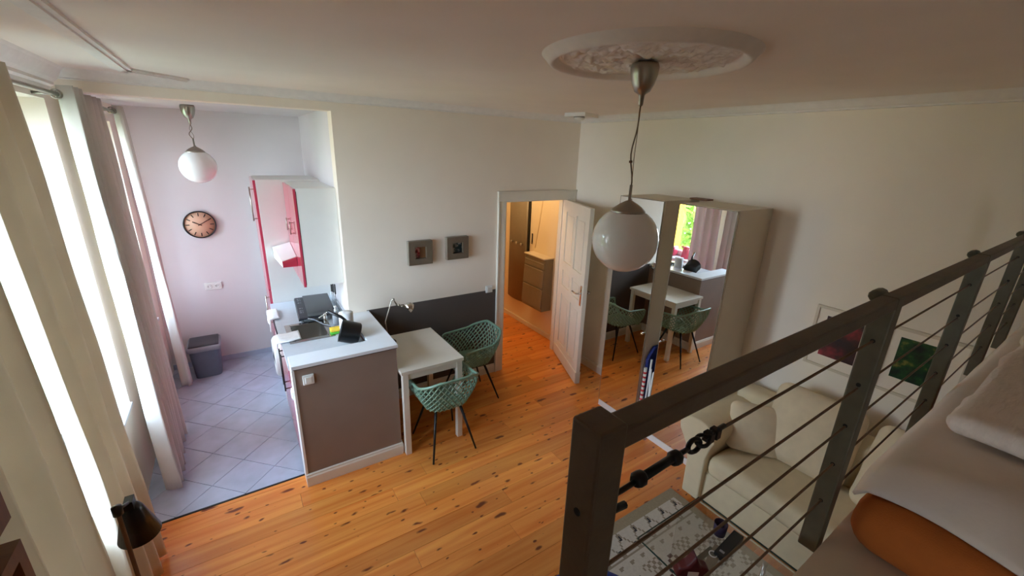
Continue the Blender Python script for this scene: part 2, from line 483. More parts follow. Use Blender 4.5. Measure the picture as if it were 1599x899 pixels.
y = 2.08 - 0.14 * 17
rows = []
while y < 3.60:
    rows.append((y, min(y + 0.14, 3.61))); y += 0.14
for a, b in rows:
    if b <= 2.96: plank_row(XL, XR, a, b)
    elif a < 2.96:
        plank_row(XL, .17, a, 2.955); plank_row(.88, XR, a, b)
    else: plank_row(.88, XR, a, b)
plank(XL, XR, YN, rows[0][0])
y = 3.61
while y < 6.0:
    plank_row(2.05, 3.27, y, y + 0.14); y += 0.14

# tiles laid diagonally in the kitchen
P = 0.2795


def clip(poly, axis, val, keep_less):
    out = []
    for i in range(len(poly)):
        a, b = poly[i], poly[(i + 1) % len(poly)]
        ia = (a[axis] <= val) == keep_less; ib = (b[axis] <= val) == keep_less
        if ia: out.append(a)
        if ia != ib:
            t = (val - a[axis]) / (b[axis] - a[axis]); out.append((a[0] + t * (b[0] - a[0]), a[1] + t * (b[1] - a[1])))
    return out


tb = MB().box(XL, 2.965, -0.03, XN, YF, -0.006).build('tile_bed', M['grout'], floor)
u0, v0 = 2.765 / math.sqrt(2), 3.19 / math.sqrt(2)
for i in range(-6, 14):
    for j in range(-8, 14):
        g = 0.002
        q = [(u0 + i * P + g, v0 + j * P + g), (u0 + (i + 1) * P - g, v0 + j * P + g), (u0 + (i + 1) * P - g, v0 + (j + 1) * P - g), (u0 + i * P + g, v0 + (j + 1) * P - g)]
        poly = [((u - v) / math.sqrt(2), (u + v) / math.sqrt(2)) for u, v in q]
        for ax, val, less in ((0, XL, False), (0, 0.60, True), (1, 2.967, False), (1, YF, True)):
            poly = clip(poly, ax, val, less) if poly else poly
            if not poly: break
        if len(poly) < 3: continue
        area = abs(sum(poly[k][0] * poly[(k + 1) % len(poly)][1] - poly[(k + 1) % len(poly)][0] * poly[k][1] for k in range(len(poly)))) / 2
        if area < 0.002: continue
        MB().prism(poly, -0.02, random.uniform(-0.001, 0.0005)).build('floor_tile', M['tile'], floor)
box('threshold_strip', (XL, 2.953, -0.02, 0.17, 2.969, 0.003), M['black'], floor)

# walls
wb_ = MB()
wb_.box(XN, YB, 0, 2.28, YB + .14, ZC + .2)                  # back wall left of the door
wb_.box(2.28, YB, 1.876, 3.11, YB + .14, ZC + .2)            # above the door
wb_.box(3.11, YB, 0, XR + .3, YB + .14, ZC + .2)
wb_.box(XL - .35, YB, 2.595, XN, YB + .14, ZC + .2)          # lintel over the kitchen opening
wall_back = struct(wb_.build('wall_back', M['two']))
struct(box('wall_right', (XR, YN - .1, 0, XR + .3, YB, ZC + .2), M['wall']))
struct(box('wall_near', (XL - .35, YN - .1, 0, XR + .3, YN, ZC + .2), M['wall']))
wl = MB()
W1, W2, W3 = (1.45, 3.48), (3.84, 5.08), (-1.20, -0.80)
Z1, Z2, Z3 = (0.62, 2.54), (0.67, 2.48), (1.3, 2.34)
xo = XL - .35
for (a, b) in ((YN - .1, W3[0]), (W3[1], W1[0]), (W1[1], W2[0]), (W2[1], YF + .14)): wl.box(xo, a, 0, XL, b, ZC + .2)
for (a, b), (c, d) in ((W1, Z1), (W2, Z2), (W3, Z3)):
    wl.box(xo, a, 0, XL, b, c); wl.box(xo, a, d, XL, b, ZC + .2)
struct(wl.build('wall_left', M['wall']))
struct(box('wall_far', (xo, YF, 0, XN + .1, YF + .14, ZC + .2), M['nook']))
struct(box('wall_kitchen_right', (XN, YB + .14, 0, XN + .14, YF, ZC + .2), M['nook']))
ce = MB().box(xo, YN - .1, ZC, XR + .3, YB, ZC + .2)
struct(ce.build('ceiling', M['ceil']))
struct(box('ceiling_kitchen', (XL, YB + .14, ZN, XN, YF, ZN + .25), M['nook']))
# hall
struct(box('wall_hall_right', (3.27, YB + .14, 0, 3.40, 6.0, 2.7), M['hallwall']))
struct(box('wall_hall_left', (1.95, YB + .14, 0, 2.08, 6.0, 2.7), M['hallwall']))
struct(box('wall_hall_far', (1.95, 6.0, 0, 3.40, 6.1, 2.7), M['hallwall']))
struct(box('ceiling_hall', (1.95, YB + .14, 2.55, 3.40, 6.1, 2.7), M['hallwall']))
struct(box('baseboard_hall', (3.252, YB + .14, 0, 3.27, 6.0, 0.06), M['wood_white']))

# cornices
cv = [(0, 0), (0.10, 0), (0.085, -0.012), (0.07, -0.03), (0.045, -0.06), (0.028, -0.075), (0.028, -0.09), (0.012, -0.10), (0.012, -0.125), (0, -0.13)]
struct(MB().prism([(XL + a, ZC + b) for a, b in cv], YN, YB, 'y').build('trim_1', M['stucco']))
cb = [(0, 0), (0.075, 0), (0.06, -0.01), (0.03, -0.035), (0.012, -0.045), (0.012, -0.052), (0, -0.055)]
struct(MB().prism([(YB - a, ZC + b) for a, b in cb], XL, XR, 'x').build('trim_2', M['stucco']))
struct(MB().prism([(XR - a, ZC + b) for a, b in cb], YN, YB, 'y').build('trim_3', M['stucco']))
# flat stucco strips on the ceiling (straight run and short diagonal)


def strip(a, b, w):
    a, b = Vector(a), Vector(b); d = (b - a).normalized(); nrm = Vector((-d.y, d.x))
    mb = MB()
    for k, (ww, h) in enumerate(((w, 0.012), (w * 0.5, 0.020))):
        poly = [a + nrm * ww / 2, b + nrm * ww / 2, b - nrm * ww / 2, a - nrm * ww / 2]
        mb.prism([(p.x, p.y) for p in poly], ZC - h, ZC + .001)
    return mb


struct(strip((-0.40, -1.2), (-0.40, 3.30), 0.080).build('trim_4', M['stucco']))
struct(strip((-0.40, 3.27), (-0.14, 3.52), 0.060).build('trim_5', M['stucco']))

# baseboards
bb = [(0, 0), (0.018, 0), (0.018, 0.075), (0.012, 0.085), (0.012, 0.095), (0.006, 0.10), (0, 0.10)]
struct(MB().prism([(YB - a, b) for a, b in bb], 0.866, 2.19, 'x').build('baseboard_back', M['wood_white']))
struct(MB().prism([(XR - a, b) for a, b in bb], YN, YB - .02, 'y').build('baseboard_right', M['wood_white']))
struct(MB().box(XL + .001, YF - .012, 0, XN, YF, 0.055).build('baseboard_far', M['tile']))

# door frame (architrave + lining)
tr = MB()
tr.box(2.207, YB - .022, 0, 2.28, YB - .001, 1.876); tr.box(2.19, YB - .03, 0, 2.207, YB - .001, 1.876)
tr.box(3.11, YB - .022, 0, 3.195, YB - .001, 1.876)
tr.box(2.19, YB - .023, 1.876, 3.195, YB - .001, 1.958); tr.box(2.185, YB - .034, 1.958, 3.195, YB - .001, 1.975)
tr.box(2.2805, YB - .015, 0, 2.292, YB + .15, 1.866); tr.box(3.098, YB + .09, 0, 3.1095, YB + .15, 1.866); tr.box(2.2805, YB - .015, 1.866, 3.1095, YB + .15, 1.8755)
struct(tr.build('trim_6', M['wood_white'], bevel=0.003))

# low wall round the kitchen, white capped
wk = MB(); wk.box(.18, 2.83, 0, .866, 2.97, .932); wk.box(.722, 2.97, 0, .866, YB, .932)
lowwall = struct(wk.build('wall_kitchen_low', M['taupe']))
tag(lowwall, label='waist-high taupe half wall with white cap screening the kitchen worktop')
cap = MB().prism([(.165, 2.822), (.878, 2.822), (.878, YB), (.70, YB), (.70, 3.0), (.165, 3.0)], .936, .962)
cap.build('cap', M['top'], lowwall, bevel=0.002)
MB().prism([(.175, 2.826), (.872, 2.826), (.872, YB), (.71, YB), (.71, 2.985), (.175, 2.985)], .930, .937).build('painted_shadow_strip', M['black'], lowwall)  # black strip paints the shadow line under the cap
box('end_board', (.166, 2.826, 0, .181, 2.985, .931), M['white'], lowwall)
MB().prism([(2.83 - a, b) for a, b in bb], .166, .872, 'x').build('baseboard', M['wood_white'], lowwall)
MB().prism([(.866 + a, b) for a, b in bb], 2.83, YB, 'y').build('baseboard', M['wood_white'], lowwall)

# ------------------------------------------------------------------ windows


def window(name, w, z, cuts, handle):
    xg = XL - .28
    r = bpy.data.objects.new(name, None); COL.objects.link(r); r.location = (xg, (w[0] + w[1]) / 2, z[0]); WORLD[r] = Vector(r.location); struct(r)
    f = MB(); t = .05
    f.box(xg - .03, w[0], z[0], xg + .04, w[0] + t, z[1]); f.box(xg - .03, w[1] - t, z[0], xg + .04, w[1], z[1])
    f.box(xg - .03, w[0], z[0], xg + .04, w[1], z[0] + t); f.box(xg - .03, w[0], z[1] - t, xg + .04, w[1], z[1])
    f.build('frame', M['white'], r, bevel=.004)
    ed = [w[0] + t] + cuts + [w[1] - t]
    for i in range(len(ed) - 1):
        a, b = ed[i], ed[i + 1]; q = .045
        s = MB(); s.box(xg - .01, a, z[0] + t, xg + .055, a + q, z[1] - t); s.box(xg - .01, b - q, z[0] + t, xg + .055, b, z[1] - t)
        s.box(xg - .01, a + q, z[0] + t, xg + .055, b - q, z[0] + t + q + .02); s.box(xg - .01, a + q, z[1] - t - q, xg + .055, b - q, z[1] - t)
        so = s.build('sash', M['white'], r, bevel=.004)
        box('pane', (xg + .015, a + q, z[0] + t + q, xg + .021, b - q, z[1] - t - q), M['glass'], so)
        if handle == i:
            h = MB(); h.tube([(xg + .055, a + .02, 1.42), (xg + .10, a + .02, 1.42)], .009); h.tube([(xg + .10, a + .02, 1.42), (xg + .105, a + .02, 1.32)], .009)
            h.build('handle', M['blackm'], so)
    box('sill', (xg + .04, w[0] + .001, z[0], XL + .015, w[1] - .001, z[0] + .022), M['top'], r, bevel=.003)


window('window_1', W1, Z1, [2.12, 2.80], 1)
window('window_2', W2, Z2, [4.72], -1)
window('added_window', W3, Z3, [], -1)  # added out of view to bring daylight to the loft and ceiling

# ------------------------------------------------------------------ door leaf
ang = math.atan2(2.93 - 3.66, 2.80 - 3.09)
dr = bpy.data.objects.new('door_1', None); COL.objects.link(dr); dr.location = (3.09, 3.66, 0.01); dr.rotation_euler = (0, 0, ang); WORLD[dr] = Vector(dr.location); struct(dr)
LD, HD, TD = .785, 1.855, .04
lf = MB(); st = .105; mid = LD / 2
xs = [(st, mid - .035), (mid + .035, LD - st)]
zs = [(.20, .80), (.90, 1.08), (1.18, HD - .12)]
lf.box(0, 0, 0, st, TD, HD); lf.box(LD - st, 0, 0, LD, TD, HD); lf.box(mid - .035, 0, 0, mid + .035, TD, HD)
for (a, b) in xs:
    zz = 0
    for c, d in zs: lf.box(a, 0, zz, b, TD, c); zz = d
    lf.box(a, 0, zz, b, TD, HD)
leaf = lf.build('leaf', M['wood_white'], dr, local=True, weld=False)
for (a, b) in xs:
    for c, d in zs:
        p = MB(); p.box(a, .012, c, b, TD - .012, d)
        for yy in (0.012, TD - .012):
            s_ = -1 if yy < TD / 2 else 1
            p.prism([(a + .03, c + .03), (b - .03, c + .03), (b - .03, d - .03), (a + .03, d - .03)], min(yy, yy + s_ * .007), max(yy, yy + s_ * .007), 'y')
        p.build('door_panel', M['wood_white'], dr, local=True, bevel=.004)
kb = MB(); kb.box(0, -.008, 0, LD, TD + .008, .13); kb.box(0, -.012, .118, LD, TD + .012, .128)
kb.build('kick_board', M['wood_white'], dr, local=True, bevel=.003)
hd = MB(); hx = LD - .05
for s_ in (-1, 1):
    yy = 0 if s_ < 0 else TD
    hd.box(hx - .018, min(yy, yy + s_ * .007), .87, hx + .018, max(yy, yy + s_ * .007), 1.08)
    hd.tube([(hx, yy, 1.0), (hx, yy + s_ * .05, 1.0), (hx - .012, yy + s_ * .058, 1.0), (hx - .11, yy + s_ * .058, 0.995)], .0085, 8)
tag(hd.build('handle', M['chrome'], dr, local=True), label='steel lever handle on long plate')

# ------------------------------------------------------------------ ceiling rosette, lamps
RX, RY = 1.39, 1.23


def rosette(u, v):
    th = 2 * PI * u; r = 0.03 + v * 0.365
    x, y_ = r * math.cos(th), r * math.sin(th); h = 0.010
    if r > .335: h = .014 + .020 * math.sin(PI * min(1, (r - .335) / .045)) if r < .38 else .014 * max(0, (.395 - r) / .015)
    elif r > .318: h = .008
    else:
        pet = abs(math.cos(5 * th + 9 * (r - .1)))
        lf_ = max(0, noise.noise(Vector((x * 26, y_ * 26, 3)))) + .6 * max(0, noise.noise(Vector((x * 55, y_ * 55, 8))))
        leafy = .016 * lf_ * min(1, (r - .02) / .05) + .010 * pet ** 2 * math.sin(PI * min(1, r / .30)) + .006 * math.cos(10 * th) * (r > .2)
        h = .008 + max(-.004, leafy)
        if r < .10: h = .010 + .012 * abs(math.cos(4 * th)) * (1 - abs(r - .06) / .05 if abs(r - .06) < .05 else 0)
    return Vector((RX + x, RY + y_, ZC - h))


ro = MB().grid(rosette, 260, 70, closeu=True)
ro.lathe([(.03, -.008), (.0, -.010)], (RX, RY, ZC), 24)
tag(ro.build('ceiling_rosette', M['stucco'], recalc=False), 'round white plaster ceiling rosette with leaf relief above the pendant', 'rosette')


def pendant(name, label, x, y_, ztop, zglobe, rg, group, knot=True):
    t = thing(name, label, 'lamp', (x, y_, ztop), group=group)
    s = rg / .139
    MB().lathe([(.048 * s, 0), (.053 * s, -.012), (.053 * s, -.022), (.050 * s, -.045), (.042 * s, -.075), (.030 * s, -.098), (.014 * s, -.108), (.011 * s, -.113), (.0085 * s, -.145), (.006 * s, -.150), (0, -.150)], (x, y_, ztop), 28).build('canopy', M['nickel'], t)
    zc = zglobe + rg
    cd = MB(); zt = ztop - .145; zb = zc + .075
    pts = []; pts2 = []
    for i in range(13):
        k = i / 12; w = math.sin(PI * k)
        pts.append((x + .016 * math.sin(k * 7.0) * w - .008 * w, y_ + .010 * math.sin(k * 5) * w, zt + (zb - zt) * k))
        pts2.append((x - .014 * math.sin(k * 5.0 + .4) * w, y_ - .012 * math.sin(k * 6) * w, zt + (zb - zt) * k))
    cd.tube(pts, .0028, 6); cd.tube(pts2, .0016, 5)
    if knot: cd.lathe([(.0, -.006), (.007, -.004), (.007, .004), (0, .006)], pts[8], 8)
    cd.build('cord', M['wire'], t)
    cp_ = MB().lathe([(.0, .088), (.006, .086), (.006, .024), (.012, .022), (.022, .017), (.038, .008), (.055, -.004), (rg * .49, -.016), (rg * .535, -.026), (0, -.026)], (x, y_, zc + .004), 28)
    cp_.tube([(x, y_, zc + .03), (x + .013, y_, zc + .03)], .004, 6)
    cp_.build('cap', M['nickel'], t)
    prof = [(rg * math.sin(a), rg * math.cos(a)) for a in [PI * (0.15 + .85 * i / 22) for i in range(23)]]
    MB().lathe(prof, (x, y_, zglobe), 40, caps=False).build('globe', M['opal'], t)
    return t


pendant('pendant_lamp', 'opal glass globe pendant on twisted cord below the rosette', RX, RY, 2.685, 2.006, .139, 'opal globe pendants')
pendant('pendant_lamp', 'opal glass globe pendant hanging short over the kitchen floor', -.205, 4.62, ZN, 2.137, .137, 'opal globe pendants', False)

# smoke detector on a square plate
t = thing('smoke_detector', 'small white smoke detector on square plate in the ceiling corner', 'detector', (2.87, 3.22, 2.655))
MB().prism([(2.78, 3.09), (3.02, 3.17), (2.96, 3.39), (2.72, 3.31)], 2.678, 2.71).build('mounting_plate', M['stucco'], t)
MB().lathe([(.05, 0), (.05, -.018), (.042, -.030), (.03, -.034), (0, -.034)], (2.80, 3.19, 2.678), 24).build('sensor_body', M['white'], t)
MB().lathe([(.0515, 0), (.0515, -.005)], (2.80, 3.19, 2.675), 24).build('sensor_slot', M['black'], t)

# ------------------------------------------------------------------ clock, sockets, switches
t = thing('wall_clock', 'round salmon wall clock with black rim on the kitchen wall', 'clock', (-.312, YF, 1.40))
c0 = Vector((-.312, YF - .004, 1.537)); Rx = Matrix.Rotation(PI / 2, 3, 'X')
MB().lathe([(.128, 0), (.137, 0), (.139, .02), (.135, .028), (.129, .026), (.128, .016)], c0, 48, Mx=Rx, caps=False).build('rim', M['black'], t)
MB().lathe([(.130, .0), (.130, .014), (0, .014)], c0, 48, Mx=Rx).build('face', M['clockface'], t)
for i in range(12):
    hm = MB(); a = PI / 6 * i; hm.box(-.004, -.016, .085, .004, -.0145, .118); hm.xform(Matrix.Translation(c0) @ Matrix.Rotation(a, 4, 'Y'))
    hm.build('hour_mark', M['black'], t)
for nm, a, l, w in (('hour_hand', math.radians(-62), .066, .004), ('minute_hand', math.radians(60), .105, .003)):
    h = MB(); h.box(-w, -.020, -.018, w, -.017, l); h.xform(Matrix.Translation(c0) @ Matrix.Rotation(a, 4, 'Y')); h.build(nm, M['black'], t)


def socket(name, label, x, z, yw, n, group=None):
    t_ = thing(name, label, 'socket', (x, yw, z - .04), group=group)
    MB().box(x - .04, yw - .012, z - .04, x + .04 + .071 * (n - 1), yw, z + .04).build('plate', M['white'], t_, bevel=.004)
    for k in range(n):
        MB().lathe([(.022, 0), (.022, .006), (.017, .006), (.015, -.002), (0, -.002)], (x + .071 * k, yw - .010, z), 20, Mx=Rx).build('socket_insert', M['white'], t_)
        h = MB()
        for dx in (-.008, .008): h.lathe([(.0028, 0), (.0028, .003), (0, .003)], (x + .071 * k + dx, yw - .011, z), 8, Mx=Rx)
        h.build('pin_holes', M['black'], t_)


socket('wall_socket', 'white double socket on the kitchen wall below the clock', -.335, .878, YF, 2)


def switch(name, label, x0, x1, z0, z1, yw):
    t_ = thing(name, label, 'switch', ((x0 + x1) / 2, yw, z0))
    box('plate', (x0, yw - .016, z0, x1, yw, z1), M['white'], t_, bevel=.004)
    box('rocker', (x0 + .014, yw - .021, z0 + .012, x1 - .014, yw - .014, z1 - .012), M['white'], t_, bevel=.003)


switch('light_switch', 'square white light switch on the taupe half wall', .224, .294, .812, .882, 2.83)
switch('light_switch', 'white light switch above the grey paint edge beside the door frame', 2.068, 2.146, .945, 1.02, YB)
t = thing('light_switch', 'narrow white switch on the end board of the half wall', 'switch', (.166, 2.9, .69))
box('plate', (.154, 2.87, .69, .166, 2.935, .755), M['white'], t, bevel=.003); box('rocker', (.150, 2.88, .70, .156, 2.925, .745), M['white'], t, bevel=.002)

# ------------------------------------------------------------------ waste bin
t = thing('waste_bin', 'grey blue plastic bin with dark lid against the kitchen wall', 'bin', (-.46, 5.10, 0))
bd = MB(); bd.grid(lambda u, v: Vector((-.46 + (.115 + .02 * v) * (abs(math.cos(2 * PI * u)) ** .35) * (1 if math.cos(2 * PI * u) > 0 else -1), 5.10 + (.135 + .02 * v) * (abs(math.sin(2 * PI * u)) ** .35) * (1 if math.sin(2 * PI * u) > 0 else -1), .004 + .30 * v)), 48, 6, closeu=True)
bd.box(-.56, 4.98, .002, -.36, 5.22, .012); bd.build('body', M['bin'], t)
MB().soft(-.605, 4.935, .298, -.315, 5.265, .35, .02, 6).build('rim', M['binrim'], t)
MB().soft(-.59, 4.965, .338, -.33, 5.25, .362, .012, 6).build('lid', M['binlid'], t)

# ------------------------------------------------------------------ kitchen units
KX0, KX1 = .165, XN - .002
t = thing('tall_cabinet', 'tall white kitchen cabinet with red doors by the far wall', 'cabinet', (.45, 4.70, 0))
box('carcass', (.19, 4.405, .08, KX1, 5.0, 2.04), M['white'], t, bevel=.002)
for z0, z1, n_ in ((.10, 1.02, 'door'), (1.03, 2.035, 'door')):
    d = box(n_, (.168, 4.41, z0, .189, 4.995, z1), M['red'], t, bevel=.002)
    zz = (z1 - .36, z1 - .06) if z0 > .5 else (z1 - .36, z1 - .06)
    h = MB(); h.tube([(.168, 4.46, zz[0] + .02), (.138, 4.46, zz[0] + .02)], .005); h.tube([(.168, 4.46, zz[1] - .02), (.138, 4.46, zz[1] - .02)], .005); h.tube([(.138, 4.46, zz[0]), (.138, 4.46, zz[1])], .006)
    h.build('handle', M['nickel'], d)
box('plinth', (.22, 4.41, 0, KX1, 4.99, .08), M['white'], t)

t = thing('wall_cabinet', 'white wall cabinet with glossy red doors above the hob', 'cabinet', (.56, 4.05, 1.22))
box('carcass', (.418, 3.70, 1.222, KX1, 4.40, 2.022), M['white'], t, bevel=.002)
for a, b in ((3.702, 4.05), (4.054, 4.398)):
    d = box('door', (.398, a, 1.222, .417, b, 2.018), M['red'], t, bevel=.0015)
    h = MB(); yy = b - .03 if a < 4 else a + .20
    h.tube([(.398, yy, 1.62), (.380, yy, 1.62)], .004); h.tube([(.398, yy, 1.71), (.380, yy, 1.71)], .004); h.tube([(.380, yy, 1.61), (.380, yy, 1.72)], .005)
    h.build('handle', M['nickel'], d)
box('hinge_strip', (.417, 3.699, 1.24, .420, 3.702, 2.0), M['black'], t)

t = thing('extractor_hood', 'white wedge shaped extractor hood with red end jutting from the wall cabinet', 'hood', (.33, 4.18, 1.33))
MB().add([(.283, 3.99, 1.335), (.397, 3.99, 1.335), (.397, 3.99, 1.425), (.281, 3.99, 1.392), (.252, 4.39, 1.335), (.397, 4.39, 1.335), (.397, 4.39, 1.475), (.250, 4.39, 1.44)], [(0, 1, 2, 3), (5, 4, 7, 6), (3, 2, 6, 7), (0, 3, 7, 4), (1, 0, 4, 5), (2, 1, 5, 6)]).build('visor', M['white'], t, bevel=.002)
MB().prism([(.284, 1.337), (.397, 1.337), (.397, 1.420), (.283, 1.388)], 3.978, 3.989, 'y').build('end_panel', M['red'], t)
t = thing('base_cabinet', 'red fronted sink base cabinet behind the half wall', 'cabinet', (.44, 3.46, 0))
cs = MB(); cs.box(.19, 3.002, .09, KX1, 3.02, .85); cs.box(.19, 3.902, .09, KX1, 3.92, .85); cs.box(.19, 3.02, .09, KX1, 3.902, .108); cs.box(KX1 - .012, 3.02, .108, KX1, 3.902, .85)
cs.build('carcass', M['white'], t)
for a, b in ((3.004, 3.46), (3.464, 3.918)):
    d = box('door', (.168, a, .10, .189, b, .848), M['red'], t, bevel=.002)
    h = MB(); yy = b - .05 if a < 3.2 else a + .06
    h.tube([(.168, yy, .50), (.142, yy, .50)], .005); h.tube([(.168, yy, .78), (.142, yy, .78)], .005); h.tube([(.142, yy, .48), (.142, yy, .80)], .006)
    h.build('handle', M['blackm'], d)
box('plinth', (.215, 3.004, 0, KX1, 3.918, .09), M['binlid'], t)

t = thing('washing_machine', 'white front loading washing machine under the worktop', 'appliance', (.40, 4.16, 0))
box('housing', (.17, 3.93, .02, .70, 4.395, .85), M['white'], t, bevel=.008)
Ry = Matrix.Rotation(-PI / 2, 3, 'Y')
MB().lathe([(.19, 0), (.185, .035), (.16, .05), (.13, .045), (.12, .02)], (.17, 4.16, .45), 32, Mx=Ry, caps=False).build('door_ring', M['white'], t)
MB().lathe([(.125, .02), (.10, .045), (.0, .055)], (.17, 4.16, .45), 32, Mx=Ry).build('door_glass', M['hob'], t)
box('control_panel', (.16, 3.94, .73, .172, 4.385, .835), M['binlid'], t, bevel=.003)

wt = MB()
# worktop with a cut-out for the sink
wt.box(.160, 3.002, .852, .255, 4.402, .890); wt.box(.50, 3.002, .852, KX1, 4.402, .890)
wt.box(.255, 3.002, .852, .50, 3.40, .890); wt.box(.255, 3.72, .852, .50, 4.402, .890)
tag(wt.build('worktop', M['worktop']), 'pale grey kitchen worktop running behind the half wall', 'worktop')
wu = box('splash_strip', (.70, 3.62, .892, KX1, 4.40, .93), M['top'])
tag(wu, 'low white splash strip along the wall behind the worktop', 'splashback')

t = thing('kitchen_sink', 'stainless steel sink bowl set into the worktop', 'sink', (.38, 3.57, .89))
rim = MB()
rim.box(.215, 3.36, .8905, .256, 3.76, .896); rim.box(.499, 3.36, .8905, .545, 3.76, .896); rim.box(.256, 3.36, .8905, .499, 3.401, .896); rim.box(.256, 3.719, .8905, .499, 3.76, .896)
rim.build('rim', M['steel'], t, bevel=.002)


def bowl(u, v):
    th = 2 * PI * u; k = 1 - .16 * v ** 1.5 if v < .75 else (1 - .16 * .65) * (1 - (v - .75) / .25)
    ex = .28; c_, s_ = math.cos(th), math.sin(th)
    x = .377 + .122 * k * math.copysign(abs(c_) ** ex, c_); y_ = 3.56 + .160 * k * math.copysign(abs(s_) ** ex, s_)
    return Vector((x, y_, .893 - .15 * min(1, v / .75)))


MB().grid(bowl, 48, 14, closeu=True).build('bowl', M['steel'], t, recalc=False)
MB().lathe([(.025, 0), (.022, .003), (0, .002)], (.377, 3.56, .745), 16).build('drain', M['chrome'], t)
tp = MB(); tp.lathe([(.022, 0), (.020, .02), (.016, .03), (.013, .05), (.009, .058), (0, .06)], (.535, 3.735, .896), 16)
tp.tube([(.535, 3.735, .940), (.515, 3.715, .948), (.49, 3.69, .948), (.48, 3.68, .940)], .0065, 8)
tp.tube([(.535, 3.735, .955), (.548, 3.72, .968), (.56, 3.71, .97)], .004, 8)
tag(tp.build('tap', M['chrome'], t), label='chrome mixer tap with low spout')

# induction plate, tilted on a rack over the worktop
t = thing('induction_hob', 'black two-zone portable induction plate behind the sink', 'hob', (.49, 4.0, .892))
Mx = Matrix.Translation((.49, 4.0, .955)) @ Matrix.Rotation(math.radians(-3), 4, 'Z') @ Matrix.Rotation(math.radians(2), 4, 'X')
hb = MB(); hb.box(-.145, -.26, -.018, .145, .26, -.004); hb.xform(Mx); hb.build('housing', M['binlid'], t, bevel=.006)
hb = MB(); hb.box(-.075, -.268, -.004, .150, .268, .004); hb.xform(Mx); hb.build('cooking_plate', M['hob'], t, bevel=.002)
hb = MB(); hb.box(-.150, -.268, -.005, -.078, .268, .003); hb.xform(Mx @ Matrix.Translation((-.0, 0, -.003)) @ Matrix.Rotation(math.radians(-8), 4, 'Y')); pnl = hb.build('control_strip', M['hob'], t, bevel=.002)
hb = MB()
for yy in (-.17, -.13, -.07, .07, .13, .17):
    hb.box(-.128, yy - .008, .0105, -.112, yy + .008, .0115); hb.box(-.104, yy - .012, .0095, -.100, yy + .012, .0105)
hb.xform(Mx); tag(hb.build('touch_symbols', M['binrim'], t), kind='stuff')
for xx in (-.12, .12):
    for yy in (-.22, .22):
        ft = MB(); ft.lathe([(.012, -.055), (.014, -.02), (0, -.02)], Mx @ Vector((xx, yy, 0)), 10)
        for v in ft.v: v.z = max(v.z, .8905)
        ft.build('foot', M['binrim'], t)
cb_ = MB(); cb_.tube([(.40, 3.735, .935), (.44, 3.70, .93), (.50, 3.62, .905), (.55, 3.56, .90), (.60, 3.53, .897)], .005, 6)
tag(cb_.build('mains_cable', M['binrim'], t), label='white mains cable')

# knives in a rail on the wall side
for i, (yy, l) in enumerate(((4.12, .16), (4.04, .19), (3.95, .21))):
    t = thing('kitchen_knife', ['dark kitchen knife leaning on the wall, farthest beside the hob', 'dark kitchen knife leaning on the wall, middle of three beside the hob', 'dark kitchen knife leaning on the wall, nearest of three beside the hob'][i], 'knife', (.676, yy, .931), group='knives beside the hob')
    MB().box(.672, yy - .012, .932, .674, yy + .012, .932 + l * .55).build('blade', M['steel'], t)
    MB().box(.668, yy - .010, .932 + l * .55, .680, yy + .010, .932 + l).build('grip', M['black'], t, bevel=.003)

# objects at the sink
t = thing('saucepan', 'black saucepan tipped on its side behind the half wall', 'pan', (.62, 3.14, .892))
Mp = Matrix.Translation((.615, 3.15, .985)) @ Matrix.Rotation(math.radians(-14), 4, 'Z') @ Matrix.Rotation(math.radians(-72), 4, 'Y')
pn = MB(); pn.lathe([(0, -.072), (.072, -.072), (.083, -.062), (.086, .068), (.089, .071), (.081, .07), (.078, -.058), (0, -.064)], (0, 0, 0), 36); pn.xform(Mp)
ph = MB(); ph.tube([(.075, .03, .05), (.095, .035, .09), (.115, .045, .19)], [.010, .012, .013], 8); ph.xform(Mp)
dz = min(v.z for v in pn.v) - .8915
for v in pn.v + ph.v: v.z -= dz
pn.build('pan_body', M['black'], t); ph.build('pan_handle', M['black'], t)
t = thing('kitchen_roll', 'white kitchen paper roll standing behind the tipped saucepan', 'paper roll', (.60, 3.33, .892))
MB().lathe([(.018, 0), (.055, 0), (.055, .19), (.018, .19)], (.632, 3.34, .892), 28).build('paper', M['towel'], t)
MB().lathe([(.019, 0), (.019, .188), (.014, .188), (.014, .02), (0, .02)], (.632, 3.34, .893), 16).build('core', M['brown'], t)
t = thing('sponge', 'yellow scouring sponge with green side beside the sink', 'sponge', (.55, 3.42, .892))
MB().soft(.515, 3.385, .893, .595, 3.455, .910, .006, 4).build('scourer', M['sponge_g'], t)
MB().soft(.515, 3.388, .9105, .595, 3.452, .938, .008, 4).build('foam', M['sponge_y'], t)
t = thing('soap_bottle', 'small grey soap dispenser beside the tap', 'bottle', (.57, 3.80, .892))
MB().lathe([(.026, 0), (.028, .004), (.028, .09), (.012, .11), (.010, .12), (0, .12)], (.60, 3.60, .893), 16).build('bottle', M['binrim'], t)
MB().lathe([(.011, .118), (.011, .135), (.004, .137), (.004, .155), (.012, .157), (.012, .165), (0, .165)], (.60, 3.60, .893), 12).build('pump', M['white'], t)
t = thing('water_glass', 'small glass standing behind the soap dispenser', 'glass', (.63, 3.68, .892))
MB().lathe([(0, 0), (.027, 0), (.031, .10), (.029, .10), (.025, .008), (0, .008)], (.635, 3.68, .893), 20).build('tumbler', M['tableglass'], t)


